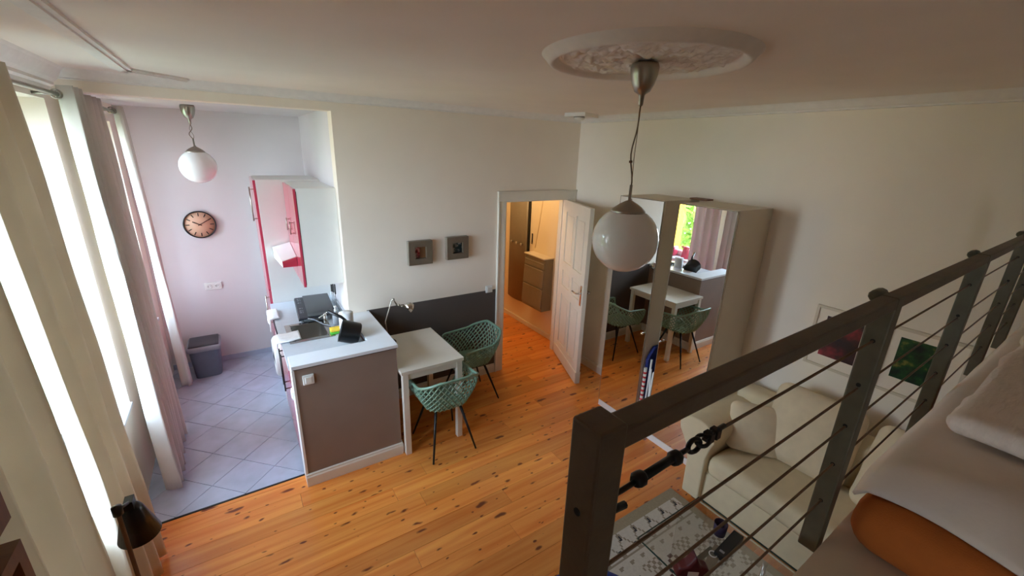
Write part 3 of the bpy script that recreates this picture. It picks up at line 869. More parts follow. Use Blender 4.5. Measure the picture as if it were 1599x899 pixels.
# towels over the front edge
def towel(name, label, y0, y1, xr, zdrop, seed):
    def fn(u, v):
        yy = y0 + (y1 - y0) * u; L1, L2 = xr - .150, zdrop; s = v * (L1 + L2)
        wob = .006 * math.sin(9 * u + seed) + .004 * noise.noise(Vector((u * 6, v * 6, seed)))
        if s < L1: return Vector((xr - s, yy + .01 * math.sin(v * 5 + seed), .897 + .004 + abs(wob)))
        k = s - L1
        return Vector((.128 - .008 * math.sin(u * 8 + seed) - .004 * k + wob, yy + .02 * k * math.sin(seed), .899 - k if k > .02 else .905 - k))
    return tag(MB().grid(fn, 14, 16).build(name, M['towel'], solid=.012), label, 'towel')


towel('tea_towel', 'white tea towel over the worktop edge by the washing machine', 3.93, 4.18, .20, .11, 1.0)
towel('tea_towel', 'white cloth hanging over the sink front edge', 3.40, 3.56, .30, .045, 2.2)

# kettle on the kitchen window sill (seen in the wardrobe mirror)
t = thing('kettle', 'red electric kettle on the kitchen window sill', 'kettle', (-.93, 4.30, .692))
MB().lathe([(.075, 0), (.078, .01), (.078, .02), (.072, .06), (.058, .16), (.050, .19), (.03, .205), (0, .21)], (-.93, 4.30, .6925), 28).build('body', M['red'], t)
MB().tube([(-.93, 4.25, .885), (-.93, 4.19, .88), (-.93, 4.175, .83), (-.93, 4.185, .76), (-.93, 4.225, .73)], .010, 8).build('handle', M['black'], t)
MB().prism([(4.345, .85), (4.40, .885), (4.40, .89), (4.335, .895)], -.945, -.915, 'x').build('spout', M['red'], t)
t = thing('toaster', 'red toaster behind the kettle on the kitchen window sill', 'toaster', (-.93, 4.60, .692))
MB().soft(-1.0, 4.50, .6925, -.86, 4.72, .86, .03, 6).build('body', M['red'], t)
box('slot', (-.95, 4.53, .858, -.91, 4.69, .8615), M['black'], t)

# ------------------------------------------------------------------ shadow-box pictures on the back wall


def shadowbox(label, x0, x1, z0, z1, pic, pos):
    t_ = thing('picture_frame', label, 'picture', ((x0 + x1) / 2, YB, z0), group='square box frames on the back wall')
    yf = YB - .045; w = .056
    f = MB(); f.box(x0, yf, z0, x0 + w, YB, z1); f.box(x1 - w, yf, z0, x1, YB, z1); f.box(x0 + w, yf, z0, x1 - w, YB, z0 + w); f.box(x0 + w, yf, z1 - w, x1 - w, YB, z1)
    f.build('frame', M['frame'], t_)
    box('edge_strip', (x0 - .006, yf - .001, z0, x0, YB, z1), M['silver'], t_)
    box('backing', (x0 + w, YB - .012, z0 + w, x1 - w, YB - .001, z1 - w), M['brown'] if pos else M['dark'], t_)
    a, b = (x0 + w + .004, x0 + w + .052) if pos else (x0 + w + .004, x1 - w - .004)
    box('picture', (a, YB - .018, z0 + w + .006, b, YB - .012, z1 - w - .004), pic, t_)


shadowbox('square grey box frame with red roses print, left of the pair', 1.256, 1.478, 1.338, 1.558, M['picroses'], True)
shadowbox('square grey box frame with dark teal print, right of the pair', 1.628, 1.848, 1.352, 1.566, M['picteal'], False)

# ------------------------------------------------------------------ dining table
t = thing('dining_table', 'small white dining table against the half wall and back wall', 'table', (1.125, 3.10, 0))
box('tabletop', (.874, 2.765, .725, 1.394, 3.46, .752), M['wood_white'], t, bevel=.002)
ap = MB(); ap.box(.90, 2.785, .668, 1.37, 2.805, .725); ap.box(.90, 3.415, .668, 1.37, 3.435, .725); ap.box(.90, 2.805, .668, .918, 3.415, .725); ap.box(1.352, 2.805, .668, 1.37, 3.415, .725)
ap.build('apron', M['wood_white'], t)
for xx in (.886, 1.338):
    for yy in (2.775, 3.40): box('leg', (xx, yy, 0, xx + .045, yy + .045, .724), M['wood_white'], t, bevel=.002)

# desk lamp
t = thing('desk_lamp', 'small chrome desk lamp with bent arm on the dining table', 'lamp', (.955, 3.32, .753))
MB().lathe([(.0, 0), (.062, 0), (.064, .008), (.055, .016), (.02, .02), (.012, .024), (0, .024)], (.955, 3.32, .753), 28).build('base', M['blackm'], t)
st_ = MB()
st_.tube([(.955, 3.32, .77), (.938, 3.322, .95), (.99, 3.33, 1.09), (1.003, 3.33, 1.128), (1.012, 3.33, 1.132)], .0045, 8)
st_.build('stem', M['silver'], t)
a_ = MB(); a_.tube([(1.0, 3.33, 1.125), (1.018, 3.33, 1.135), (1.028, 3.33, 1.112), (1.045, 3.33, 1.082), (1.085, 3.33, 1.062), (1.115, 3.33, 1.052)], .006, 8)
for q in ((1.018, 1.133), (1.062, 1.074), (1.092, 1.060)): a_.lathe([(0, -.011), (.011, -.006), (.011, .006), (0, .011)], (q[0], 3.33, q[1]), 10)
a_.build('arm', M['nickel'], t)
Mh = Matrix.Rotation(math.radians(55), 3, 'Y')
MB().lathe([(.0, .045), (.014, .043), (.03, .032), (.042, .012), (.046, -.022), (.044, -.022), (.038, .008), (.0, .03)], (1.152, 3.33, 1.040), 24, Mx=Mh).build('lamp_shade', M['chrome'], t)

# ------------------------------------------------------------------ lattice tub chairs


def ushape(t_, w, back, front, r):
    """point on a U (open towards +y): t in 0..1 from front left round the back to front right"""
    L1 = front - (back + r); arc = PI / 2 * r; straight = 2 * (w - r); tot = 2 * L1 + 2 * arc + straight; s = t_ * tot
    if s < L1: return Vector((-w, front - s, 0))
    s -= L1
    if s < arc: a = s / r; return Vector((-w + r - r * math.cos(a), back + r - r * math.sin(a), 0))
    s -= arc
    if s < straight: return Vector((-w + r + s, back, 0))
    s -= straight
    if s < arc: a = s / r; return Vector((w - r + r * math.sin(a), back + r - r * math.cos(a), 0))
    s -= arc
    return Vector((w, back + r + s, 0))


def shell(t_, v):
    lo = ushape(t_, .165, -.155, .20, .10); hi = ushape(t_, .245, -.265, .175, .17)
    e = abs(t_ - .5) * 2                                # 0 back, 1 arm fronts
    zt = .715 - .085 * min(1, max(0, (e - .22) / .33)) - (.02 * (e - .55) / .45 if e > .55 else 0)
    zt += -.01 * (1 if e > .96 else 0)
    bul = math.sin(PI * v * .5)
    p = lo.lerp(hi, bul)
    p.z = .405 + (zt - .405) * v
    return p


def chair(label):
    t_ = thing('tub_chair', label, 'chair', (1.215, 2.79, 0), group='green lattice chairs at the dining table')
    lat = MB(); N = 25
    for sgn in (1, -1):
        for k in range(-6, N + 7):
            pts = []
            for i in range(9):
                v = i / 8; tt = (k + sgn * v * 5) / N
                if 0.0 <= tt <= 1.0: pts.append(shell(tt, v))
            if len(pts) >= 2: lat.tube(pts, .0058, 4, smooth=False)
    lat.build('backrest_lattice', M['green'], t_, local=True, recalc=False)
    rim_ = MB(); rim_.tube([shell(i / 48, 1) for i in range(49)], .011, 8)
    for tt in (0, 1): rim_.tube([shell(tt, v) for v in (1, .75, .5, .25, 0)], .010, 8)
    rim_.build('rim', M['green'], t_, local=True)

    def seat(u, v):
        a = shell(0.0 + .5 * v, 0.02); b = shell(1.0 - .5 * v, 0.02)
        p = a.lerp(b, u); d = 1 - abs(2 * u - 1) ** 2.5
        p.z = .418 - .018 * d * math.sin(PI * min(1, v * 1.1)) + (.0)
        return p
    MB().grid(seat, 18, 22).build('seat', M['green'], t_, solid=.012, local=True)
    lp = MB(); lp.soft(-.17, .16, .375, .17, .215, .425, .02, 5); lp.build('seat_front_lip', M['green'], t_, local=True)
    for sx in (-1, 1):
        for sy_ in (-1, 1):
            MB().tube([(sx * .10, sy_ * .09, .40), (sx * .187, sy_ * .222, 0.002)], [.012, .0075], 8).build('leg', M['blackm'], t_, local=True)
    fr_ = MB(); fr_.tube([(-.10, -.09, .395), (.10, .09, .395)], .009, 6); fr_.tube([(.10, -.09, .395), (-.10, .09, .395)], .009, 6); fr_.build('under_frame', M['blackm'], t_, local=True)
    return t_


c1 = chair('sage green lattice tub chair with black legs in front of the table')
copy_tree(c1, (1.73, 3.30, 0), PI / 2, 'sage green lattice tub chair between the table and the door frame')

# ------------------------------------------------------------------ hall furniture
t = thing('shoe_cabinet', 'narrow taupe metal shoe cabinet hung on the hall wall', 'cabinet', (3.20, 4.21, .42))
pr = [(3.268, .40), (3.105, .40), (3.105, .46), (3.135, 1.085), (3.268, 1.085)]
MB().prism([(p[0] + .01 if p[0] < 3.2 else p[0], p[1]) for p in pr], 4.0, 4.43, 'y').build('body', M['greycab'], t, bevel=.003)


def fx(z): return 3.105 + .03 * (z - .46) / .625


for z0, z1, n_ in ((.44, .70, 'flap_door'), (.715, .945, 'flap_door'), (.96, 1.035, 'drawer')):
    MB().prism([(fx(z0) - .004, z0), (fx(z1) - .004, z1), (fx(z1) + .012, z1), (fx(z0) + .012, z0)], 4.005, 4.425, 'y').build(n_, M['greycab'], t, bevel=.002)
    MB().prism([(fx(z1) - .010, z1 - .012), (fx(z1) - .010, z1 - .004), (fx(z1), z1 - .002), (fx(z1), z1 - .014)], 4.02, 4.41, 'y').build('grip_edge', M['silver'], t)
box('top', (3.118, 3.995, 1.086, 3.269, 4.435, 1.10), M['cream'], t, bevel=.002)

t = thing('coat_panel', 'tall curved taupe coat panel with three knobs in the hall', 'coat rack', (3.24, 4.74, .33))


def cpf(u, v): return Vector((3.235 - .03 * math.sin(PI * u), 4.54 + .43 * u, .34 + 1.86 * v))


MB().grid(cpf, 14, 2).build('panel', M['greycab'], t, solid=.01)
box('edge_rail', (3.235, 4.525, .36, 3.268, 4.545, 2.2), M['black'], t)
for yy in (4.60, 4.71, 4.83):
    MB().lathe([(.008, 0), (.008, .02), (.018, .026), (.020, .034), (.014, .042), (0, .043)], (3.205, yy, 1.165), 16, Mx=Ry).build('coat_knob', M['silver'], t)
t = thing('shoe_horn', 'small black shoe horn hanging on the hall wall', 'shoe horn', (3.26, 4.47, 1.20))
MB().box(3.258, 4.46, 1.21, 3.266, 4.48, 1.33).build('blade', M['black'], t, bevel=.003)
MB().tube([(3.26, 4.47, 1.205), (3.26, 4.485, 1.20), (3.26, 4.47, 1.195), (3.26, 4.458, 1.20)], .004, 6, closed=True).build('hook', M['blackm'], t)
cw = MB(); cw.tube([(3.266, 4.27, 2.5), (3.266, 4.275, 1.85), (3.266, 4.33, 1.5), (3.266, 4.40, 1.15)], .004, 6)
tag(cw.build('wall_cable', M['hallwall']), 'pale cable running down the hall wall', 'cable')
t = thing('hall_lamp', 'round warm ceiling lamp in the hall', 'lamp', (2.62, 4.45, 2.40))
MB().lathe([(.08, 0), (.08, .03), (0, .03)], (2.62, 4.45, 2.52), 20).build('canopy', M['nickel'], t)
MB().lathe([(0, -.09), (.06, -.08), (.11, -.03), (.12, 0), (.08, .02)], (2.62, 4.45, 2.50), 24).build('shade', M['hallbulb'], t)
pl = bpy.data.lights.new('hall_bulb', 'POINT'); pl.energy = 5.5; pl.color = (1.0, .76, .42); pl.shadow_soft_size = .1
po = bpy.data.objects.new('hall_bulb', pl); COL.objects.link(po); po.parent = t; po.location = (0, 0, -.12)

# ------------------------------------------------------------------ wardrobes
WX0, WX1, ZW = 2.752, 3.195, 2.03


def wardrobe(label, y0, y1, knob_y):
    t_ = thing('wardrobe', label, 'wardrobe', ((WX0 + WX1) / 2, (y0 + y1) / 2, 0), group='mirrored wardrobes on the right wall')
    cs = MB(); xb = WX0 + .022; d = .018
    cs.box(xb, y0, 0.06, WX1, y0 + d, ZW); cs.box(xb, y1 - d, .06, WX1, y1, ZW); cs.box(xb, y0 + d, .06, WX1, y1 - d, .08); cs.box(xb, y0 + d, ZW - d, WX1, y1 - d, ZW); cs.box(WX1 - .006, y0 + d, .08, WX1, y1 - d, ZW - d)
    cs.build('carcass', M['cream'], t_, bevel=.001)
    box('plinth', (WX0 + .004, y0 + .002, 0, WX1, y1 - .002, .058), M['white'], t_)
    dd = box('door', (WX0 + .004, y0 + .002, .064, WX0 + .021, y1 - .002, ZW - .002), M['cream'], t_, bevel=.001)
    mm = box('mirror', (WX0, y0 + .004, .066, WX0 + .004, y1 - .004, ZW - .006), M['mirror'], dd)
    e = MB(); e.box(WX0 - .0005, y0 + .001, .064, WX0 + .006, y0 + .0045, ZW - .002); e.box(WX0 - .0005, y1 - .0045, .064, WX0 + .006, y1 - .001, ZW - .002); e.box(WX0 - .0005, y0 + .001, ZW - .0065, WX0 + .006, y1 - .001, ZW - .002)
    e.build('edge_trim', M['greycab'], dd)
    MB().lathe([(.005, 0), (.005, .012), (.010, .015), (.011, .022), (.006, .027), (0, .028)], (WX0, knob_y, .93), 14, Mx=Ry).build('knob', M['chrome'], dd)
    return t_


wardrobe('cream wardrobe with mirror door beside the open room door, farther of two', 2.09, 2.535, 2.115)
wardrobe('cream wardrobe with mirror door beside the sofa, nearer of two', 1.51, 1.955, 1.93)
t = box('brown_strip', (3.10, 1.97, ZW + .001, 3.19, 2.12, ZW + .014), M['brown'])  # flat brown strip at the wall end of the wardrobe top
tag(t, 'thin brown strip lying on top of the farther wardrobe', 'batten')

# folded ironing board and drying rack kept in the gap between the wardrobes
t = thing('ironing_board', 'folded ironing board with navy dotted cover between the wardrobes', 'ironing board', (2.95, 2.06, 0))
MB().prism([(2.80, .03), (3.10, .03), (3.10, .74), (3.02, .80), (2.86, .80), (2.79, .70)], 2.052, 2.082, 'y').build('padded_board', M['blue'], t, bevel=.006)
q = MB(); q.tube([(2.80, 2.035, .01), (2.81, 2.035, .70)], .009, 8); q.tube([(2.86, 2.030, .01), (2.80, 2.02, .62)], .008, 8); q.tube([(3.06, 2.035, .01), (3.05, 2.035, .70)], .009, 8)
q.build('folded_legs', M['white'], t)
t = thing('wrapping_roll', 'red and white striped paper roll leaning by the ironing board', 'paper roll', (2.775, 2.06, 0))
MB().tube([(2.778, 2.060, .02), (2.778, 2.060, .62)], .014, 12).build('roll', M['bookwhite'], t)
q = MB()
for i in range(13): q.tube([(2.778, 2.060, .05 + i * .043), (2.778, 2.060, .068 + i * .043)], .0148, 12)
q.build('stripes', M['redstripe'], t)
t = thing('step_frame', 'folded white step frame standing in front between the wardrobes', 'step frame', (2.80, 1.99, 0))
q = MB(); q.tube([(2.775, 2.00, .012), (2.795, 1.985, .60)], .011, 8); q.tube([(3.05, 2.00, .012), (3.03, 1.985, .60)], .011, 8); q.tube([(2.795, 1.985, .60), (3.03, 1.985, .60)], .011, 8)
q.build('frame', M['white'], t)
box('tread', (2.80, 1.975, .25, 3.02, 1.997, .40), M['binrim'], t, bevel=.003)
t = thing('blue_folder', 'slim navy folder upright in the gap beside the nearer wardrobe', 'folder', (2.88, 1.965, 0))
box('cover', (2.80, 1.959, .01, 3.06, 1.972, .70), M['blue'], t, bevel=.002)

# ------------------------------------------------------------------ sofa
t = thing('sofa', 'cream fabric sofa with rolled arm along the right wall', 'sofa', (2.80, .55, 0))
MB().soft(2.475, -.42, .05, 3.17, 1.36, .30, .03, 8, amp=.004).build('base', M['sofa'], t)
MB().soft(2.45, .40, .285, 2.99, 1.225, .44, .055, 14, amp=.008, freq=4).build('seat_cushion', M['sofa'], t)
MB().soft(2.45, -.20, .285, 2.99, .395, .44, .055, 14, amp=.008, freq=4, seed=5).build('seat_cushion', M['sofa'], t)
MB().soft(2.98, -.42, .28, 3.185, 1.40, .74, .07, 14, amp=.01, freq=3).build('backrest', M['sofa'], t)
arm = [(1.23, .06), (1.235, .40), (1.215, .50), (1.195, .55), (1.20, .60), (1.225, .635), (1.27, .66), (1.33, .668), (1.39, .655), (1.44, .625), (1.465, .58), (1.455, .53), (1.42, .48), (1.385, .42), (1.365, .33), (1.36, .06)]
MB().prism(arm, 2.44, 3.17, 'x', smooth=True).build('arm', M['sofa'], t, bevel=.012, seg=3)
MB().prism([(-.42 - (y_ - 1.23) * 1.0 + .13, z_) for y_, z_ in arm], 2.44, 3.17, 'x', smooth=True).build('arm', M['sofa'], t, bevel=.012, seg=3)
MB().tube([(2.443, 1.225, .07), (2.443, .40, .07), (2.443 + .03, -.30, .07)], .006, 6).build('piping', M['sofa'], t)
for xx, yy in ((2.52, 1.30), (3.10, 1.30), (2.52, -.35), (3.10, -.35)):
    MB().lathe([(.02, 0), (.028, .05), (0, .05)], (xx, yy, 0), 12).build('foot', M['brown'], t)


def cushion(name, label, w, h, d, c, rz, rx, ry, seed, group=None):
    mb = MB().soft(-w / 2, -h / 2, -d / 2, w / 2, h / 2, d / 2, d * .35, 18, amp=.010, freq=6, seed=seed, puff=.72)
    Mx_ = Matrix.Translation(c) @ Matrix.Rotation(rz, 4, 'Z') @ Matrix.Rotation(ry, 4, 'Y') @ Matrix.Rotation(rx, 4, 'X')
    mb.xform(Mx_)
    return tag(mb.build(name, M['pillow']), label, 'cushion', group)


cushion('sofa_cushion', 'small cream cushion leaning against the sofa arm', .33, .33, .15, (2.78, 1.12, .60), math.radians(35), 0, math.radians(-62), 1.0, 'cushions on the sofa')
cushion('sofa_cushion', 'large cream back cushion in the middle of the sofa', .52, .50, .20, (2.93, .86, .68), math.radians(4), 0, math.radians(-68), 3.0, 'cushions on the sofa')
cushion('sofa_cushion', 'large cream back cushion behind the railing post', .52, .50, .20, (2.93, .32, .67), math.radians(-3), 0, math.radians(-68), 6.0, 'cushions on the sofa')

# ------------------------------------------------------------------ framed pictures on the right wall


def wallpic(label, y0, y1, z0, z1, iy0, iy1, iz0, iz1, pic):
    t_ = thing('framed_print', label, 'picture', (XR, (y0 + y1) / 2, z0), group='framed prints above the sofa')
    w = .018; xf = XR - .022
    f = MB(); f.box(xf, y0, z0, XR - .001, y0 + w, z1); f.box(xf, y1 - w, z0, XR - .001, y1, z1); f.box(xf, y0 + w, z0, XR - .001, y1 - w, z0 + w); f.box(xf, y0 + w, z1 - w, XR - .001, y1 - w, z1)
    f.build('frame', M['cream'], t_, bevel=.002)
    box('mat_board', (XR - .012, y0 + w, z0 + w, XR - .002, y1 - w, z1 - w), M['wall'], t_)
    box('print', (XR - .014, iy0, iz0, XR - .012, iy1, iz1), pic, t_)


wallpic('white framed print of a red abstract above the sofa', .72, 1.09, 1.03, 1.45, .82, 1.02, 1.115, 1.39, M['picred'])
wallpic('white framed print of a dark green abstract near the loft', .34, .70, 1.03, 1.45, .43, .64, 1.135, 1.39, M['picgreen'])

# ------------------------------------------------------------------ rug with stepped diamond pattern
t = MB(); RX0, RX1, RY0, RY1 = 1.50, 2.432, -.30, 1.435
cs_ = .0115
nx, ny = int((RX1 - RX0) / cs_), int((RY1 - RY0) / cs_)
vs = [(RX0 + (RX1 - RX0) * i / nx, RY1 - (RY1 - RY0) * j / ny, .012) for i in range(nx + 1) for j in range(ny + 1)]
fs = []; mi_ = []


def rugcol(i, j):
    # i across (x), j along from the far edge; returns material index
    d = j
    if j < 6 or i > nx - 6: return 1                       # beige border
    j2 = j - 6
    if j2 < 14:                                            # zigzag band
        k = (i) % 12; tri = abs(k - 6) * 13 / 6
        if abs(j2 - 13 + tri) < 1.2 or j2 > 12.5: return 2
        if j2 < 6 and (i % 12) in (0, 11) and 2 <= j2 <= 4: return 4
        if j2 in (9,) and (i % 12) in (5, 6): return 4
        return 0
    j3 = j2 - 14
    if j3 < 7: return 2 if (i % 8) < 7 - j3 and (i % 8) >= j3 * .6 and j3 > 1 else 0
    # stepped diamonds
    j4 = j3 - 8
    ci, cj = (i - 3) // 24, j4 // 26
    k = (i - 3) % 24 - 12; l = j4 % 26 - 13
    q_ = (abs(k) // 2 + abs(l) // 2) * 2
    colr = 3 if ci % 2 == 1 else 2
    if 10 <= q_ < 12: return 5 if (ci == 0 and cj == 0 and l < -4) else colr
    if 5 <= q_ < 7: return 2
    if q_ < 1: return 2
    if q_ >= 18 and (i // 2 + j // 2) % 2 == 0: return 2
    return 0


for i in range(nx):
    for j in range(ny):
        fs.append([i * (ny + 1) + j, i * (ny + 1) + j + 1, (i + 1) * (ny + 1) + j + 1, (i + 1) * (ny + 1) + j]); mi_.append(rugcol(i, j))
t.add(vs, fs); t.m = mi_
rugm = [mat('rug_white_wool', (206, 200, 190), 1.0, var=0.06, scale=60, bump=.3, bscale=300), mat('rug_beige_wool', (158, 146, 122), 1.0, var=.08, scale=60, bump=.3), mat('rug_grey_wool', (150, 138, 122), 1.0, var=.08, scale=60), mat('rug_brown_wool', (98, 62, 56), 1.0, var=.08, scale=60), mat('rug_black_wool', (56, 56, 60), 1.0, var=.08, scale=60), mat('rug_blue_wool', (60, 72, 104), 1.0, var=.08, scale=60)]
rug = t.build('rug', rugm, recalc=True)
q = rug.modifiers.new('thickness', 'SOLIDIFY'); q.thickness = .011; q.offset = -1
tag(rug, 'white rug with zigzag band and stepped diamonds in front of the sofa', 'rug')

# ------------------------------------------------------------------ glass coffee table and things on it
t = thing('coffee_table', 'glass coffee table with slim legs standing on the rug', 'table', (1.80, .72, .012))
box('glass_top', (1.532, .30, .442, 2.06, 1.032, .450), M['tableglass'], t)
e = MB(); e.box(1.530, .30, .4415, 1.533, 1.034, .4505); e.box(2.059, .30, .4415, 2.062, 1.034, .4505); e.box(1.533, 1.031, .4415, 2.059, 1.034, .4505); e.box(1.533, .298, .4415, 2.059, .301, .4505)
e.build('glass_edge', M['glassedge'], t)
for xx in (1.62, 1.97):
    for yy in (.40, .60): MB().tube([(xx, yy, .013), (xx, yy, .442)], .012, 10).build('leg', M['chrome'], t)
t = thing('black_box', 'black oblong box lying on the glass table', 'box', (1.885, .745, .451))
q = MB(); q.box(-.105, -.026, 0, .105, .026, .03); q.xform(Matrix.Translation((1.885, .745, .4508)) @ Matrix.Rotation(math.radians(5), 4, 'Z')); q.build('carton', M['black'], t, bevel=.002)
q = MB(); q.box(-.085, -.012, .0302, -.070, .012, .0306); q.xform(Matrix.Translation((1.885, .745, .4508)) @ Matrix.Rotation(math.radians(5), 4, 'Z')); q.build('pale_mark', M['binrim'], t)
t = thing('navy_mug', 'dark navy mug beside the black box on the glass table', 'mug', (1.925, .83, .451))
MB().lathe([(0, 0), (.03, 0), (.034, .07), (.031, .07), (.027, .006), (0, .006)], (1.925, .822, .4508), 20).build('cup', M['purple'], t)
MB().tube([(1.957, .822, .505), (1.978, .822, .50), (1.978, .822, .47), (1.957, .822, .465)], .005, 6).build('handle', M['purple'], t)
t = thing('ruler', 'grey green metal ruler lying across the glass table', 'ruler', (1.70, .79, .451))
box('strip', (1.58, .775, .4508, 1.81, .80, .455), M['post'], t)
t = thing('paper_leaflet', 'striped paper leaflet on the glass table by the mug', 'leaflet', (1.76, .76, .451))
q = MB(); q.box(-.10, -.022, 0, .10, .022, .004); q.xform(Matrix.Translation((1.75, .748, .4552)) @ Matrix.Rotation(math.radians(14), 4, 'Z')); q.build('sheet', M['greycab'], t)
q = MB(); q.tube([(1.775 + .018 * math.cos(a), .762 + .018 * math.sin(a), .461) for a in [2 * PI * k / 16 for k in range(16)]], .003, 6, closed=True); q.build('paper_ring', M['white'], t)
t = thing('leather_pouch', 'dark red leather pouch standing on the glass table', 'pouch', (1.53, .80, .451))
MB().prism([(-.085, 0), (.085, 0), (.07, .05), (.03, .065), (0, .125), (-.03, .065), (-.07, .05)], -.03, .03, 'y').xform(Matrix.Translation((1.60, .765, .4508)) @ Matrix.Rotation(math.radians(-35), 4, 'Z')).build('pouch_body', M['darkred'], t, bevel=.012, seg=3)
q = MB(); q.box(-.03, -.0325, .012, .02, -.0305, .04); q.xform(Matrix.Translation((1.60, .765, .4508)) @ Matrix.Rotation(math.radians(-35), 4, 'Z')); q.build('label', M['bookwhite'], t)
# blue pouf half hidden by the first railing post
t = thing('pouf', 'blue padded pouf on the floor half hidden behind the first railing post', 'pouf', (1.10, .90, 0))
MB().lathe([(0, .0), (.24, .0), (.285, .03), (.30, .10), (.30, .26), (.285, .34), (.24, .375), (.10, .39), (0, .39)], (1.105, .87, 0), 40).build('cushion_body', M['bluepouf'], t)
MB().lathe([(.0, 0), (.022, .002), (.018, .012), (0, .014)], (1.105, .87, .389), 14).build('button', M['bluepouf'], t)

# ------------------------------------------------------------------ curtains and rods


def curtain(label, yt0, yt1, yb0, yb1, x, amp, folds, ztop, zbot, m, seed, lean=0.0, group='curtains on the window wall'):
    def fn(u, v):
        z = zbot + (ztop - zbot) * v
        yy = (yb0 + (yb1 - yb0) * u) * (1 - v) + (yt0 + (yt1 - yt0) * u) * v
        a = amp * (1.15 - .35 * v)
        ph = 2 * PI * folds * u + seed + .5 * math.sin(3 * v + seed)
        xx = x + a * math.sin(ph) + .012 * noise.noise(Vector((u * 5, v * 4, seed))) + lean * (1 - v)
        return Vector((xx, yy + .3 * a * math.cos(ph), z + (.012 * math.sin(9 * u + seed) if v < .01 else 0)))
    return tag(MB().grid(fn, max(24, int(folds * 14)), 26).build('curtain', m, solid=.003), label, 'curtain', group)


curtain('shade-tinted white curtain nearest the loft beside the wall shelf', 1.10, 1.87, 1.12, 1.93, -.665, .045, 4, 2.60, .03, M['curtain2'], .6)
curtain('shade-tinted white curtain behind the black reading lamp', 1.99, 2.48, 2.20, 2.68, -.665, .040, 3.0, 2.60, .03, M['curtain2'], 2.0)
curtain('white curtain gathered on the pier at the end of the long rod', 3.28, 3.53, 3.22, 3.52, -.655, .045, 3.0, 2.60, .02, M['curtain'], 1.3, .03)
curtain('white curtain at the near side of the kitchen window', 3.66, 4.10, 3.58, 4.04, -.665, .038, 3.5, 2.59, .02, M['curtain'], 3.0, .03)
curtain('white curtain at the far side of the kitchen window beside the bin', 4.70, 4.90, 4.77, 4.97, -.665, .035, 2.0, 2.59, .03, M['curtain'], .2, .03)


def rod(label, y0, y1, z, rings):
    t_ = thing('curtain_rod', label, 'curtain rod', (-.69, (y0 + y1) / 2, z), group='curtain rods')
    MB().tube([(-.69, y0, z), (-.69, y1, z)], .011, 12).build('pole', M['nickel'], t_)
    for yy, s_ in ((y0, -1), (y1, 1)):
        f = MB(); f.tube([(-.69, yy, z), (-.69, yy + s_ * .02, z), (-.69, yy + s_ * .022, z), (-.69, yy + s_ * .06, z)], [.013, .013, .021, .019], 16); f.build('finial', M['nickel'], t_)
    for yy in (y0 + .12, y1 - .10):
        MB().tube([(XL, yy, z), (-.70, yy, z)], .008, 8).build('bracket', M['nickel'], t_)
    for yy in rings:
        MB().tube([(-.69 + .022 * math.cos(a), yy, z + .022 * math.sin(a)) for a in [2 * PI * k / 18 for k in range(18)]], .004, 6, closed=True).build('eyelet', M['nickel'], t_)


rod('long steel curtain rod over the big window', 1.05, 3.40, 2.555, (1.2, 1.5, 1.8, 2.1, 2.3, 2.45, 3.30, 3.38))
rod('short steel curtain rod over the kitchen window', 3.84, 4.72, 2.550, (3.9, 4.0, 4.66))

# ------------------------------------------------------------------ reading lamp and shelf boxes at the left edge
t = thing('reading_lamp', 'slim floor reading lamp with black cone shade before the curtain', 'lamp', (-.42, 1.46, 0))
MB().lathe([(0, 0), (.11, 0), (.115, .012), (.10, .022), (.015, .026), (0, .026)], (-.42, 1.46, 0), 28).build('base', M['blackm'], t)
MB().tube([(-.42, 1.46, .02), (-.42, 1.46, 1.29)], .006, 10).build('pole', M['brown'], t)
jn = MB(); jn.lathe([(0, -.018), (.013, -.014), (.013, .014), (0, .018)], (-.42, 1.46, 1.288), 12); jn.tube([(-.42, 1.46, 1.290), (-.424, 1.585, 1.215)], .005, 8); jn.box(-.437, 1.572, 1.192, -.413, 1.612, 1.222)
jn.build('joint_arm', M['blackm'], t)
Ml = Matrix.Rotation(math.radians(5), 3, 'X')
MB().lathe([(0, .068), (.018, .068), (.027, .060), (.031, .050), (.059, -.062), (.057, -.062), (.028, .046), (0, .058)], (-.425, 1.598, 1.128), 36, Mx=Ml, caps=False).build('lamp_shade', M['black'], t)


def shelfbox(label, z0, z1, y0=.72, y1=1.068, x0=XL + .001, x1=-.452):
    t_ = thing('shelf_box', label, 'shelf', ((x0 + x1) / 2, (y0 + y1) / 2, z0), group='wooden wall shelf boxes')
    w = .030
    box('side_board', (x0, y0, z0, x1, y0 + w, z1), M['brown'], t_); box('side_board', (x0, y1 - w, z0, x1, y1, z1), M['brown'], t_)
    box('top_board', (x0, y0 + w, z1 - w, x1, y1 - w, z1), M['brown'], t_); box('bottom_board', (x0, y0 + w, z0, x1, y1 - w, z0 + w), M['brown'], t_)
    box('back_board', (x0, y0 + w, z0 + w, x0 + .008, y1 - w, z1 - w), M['brown'], t_)


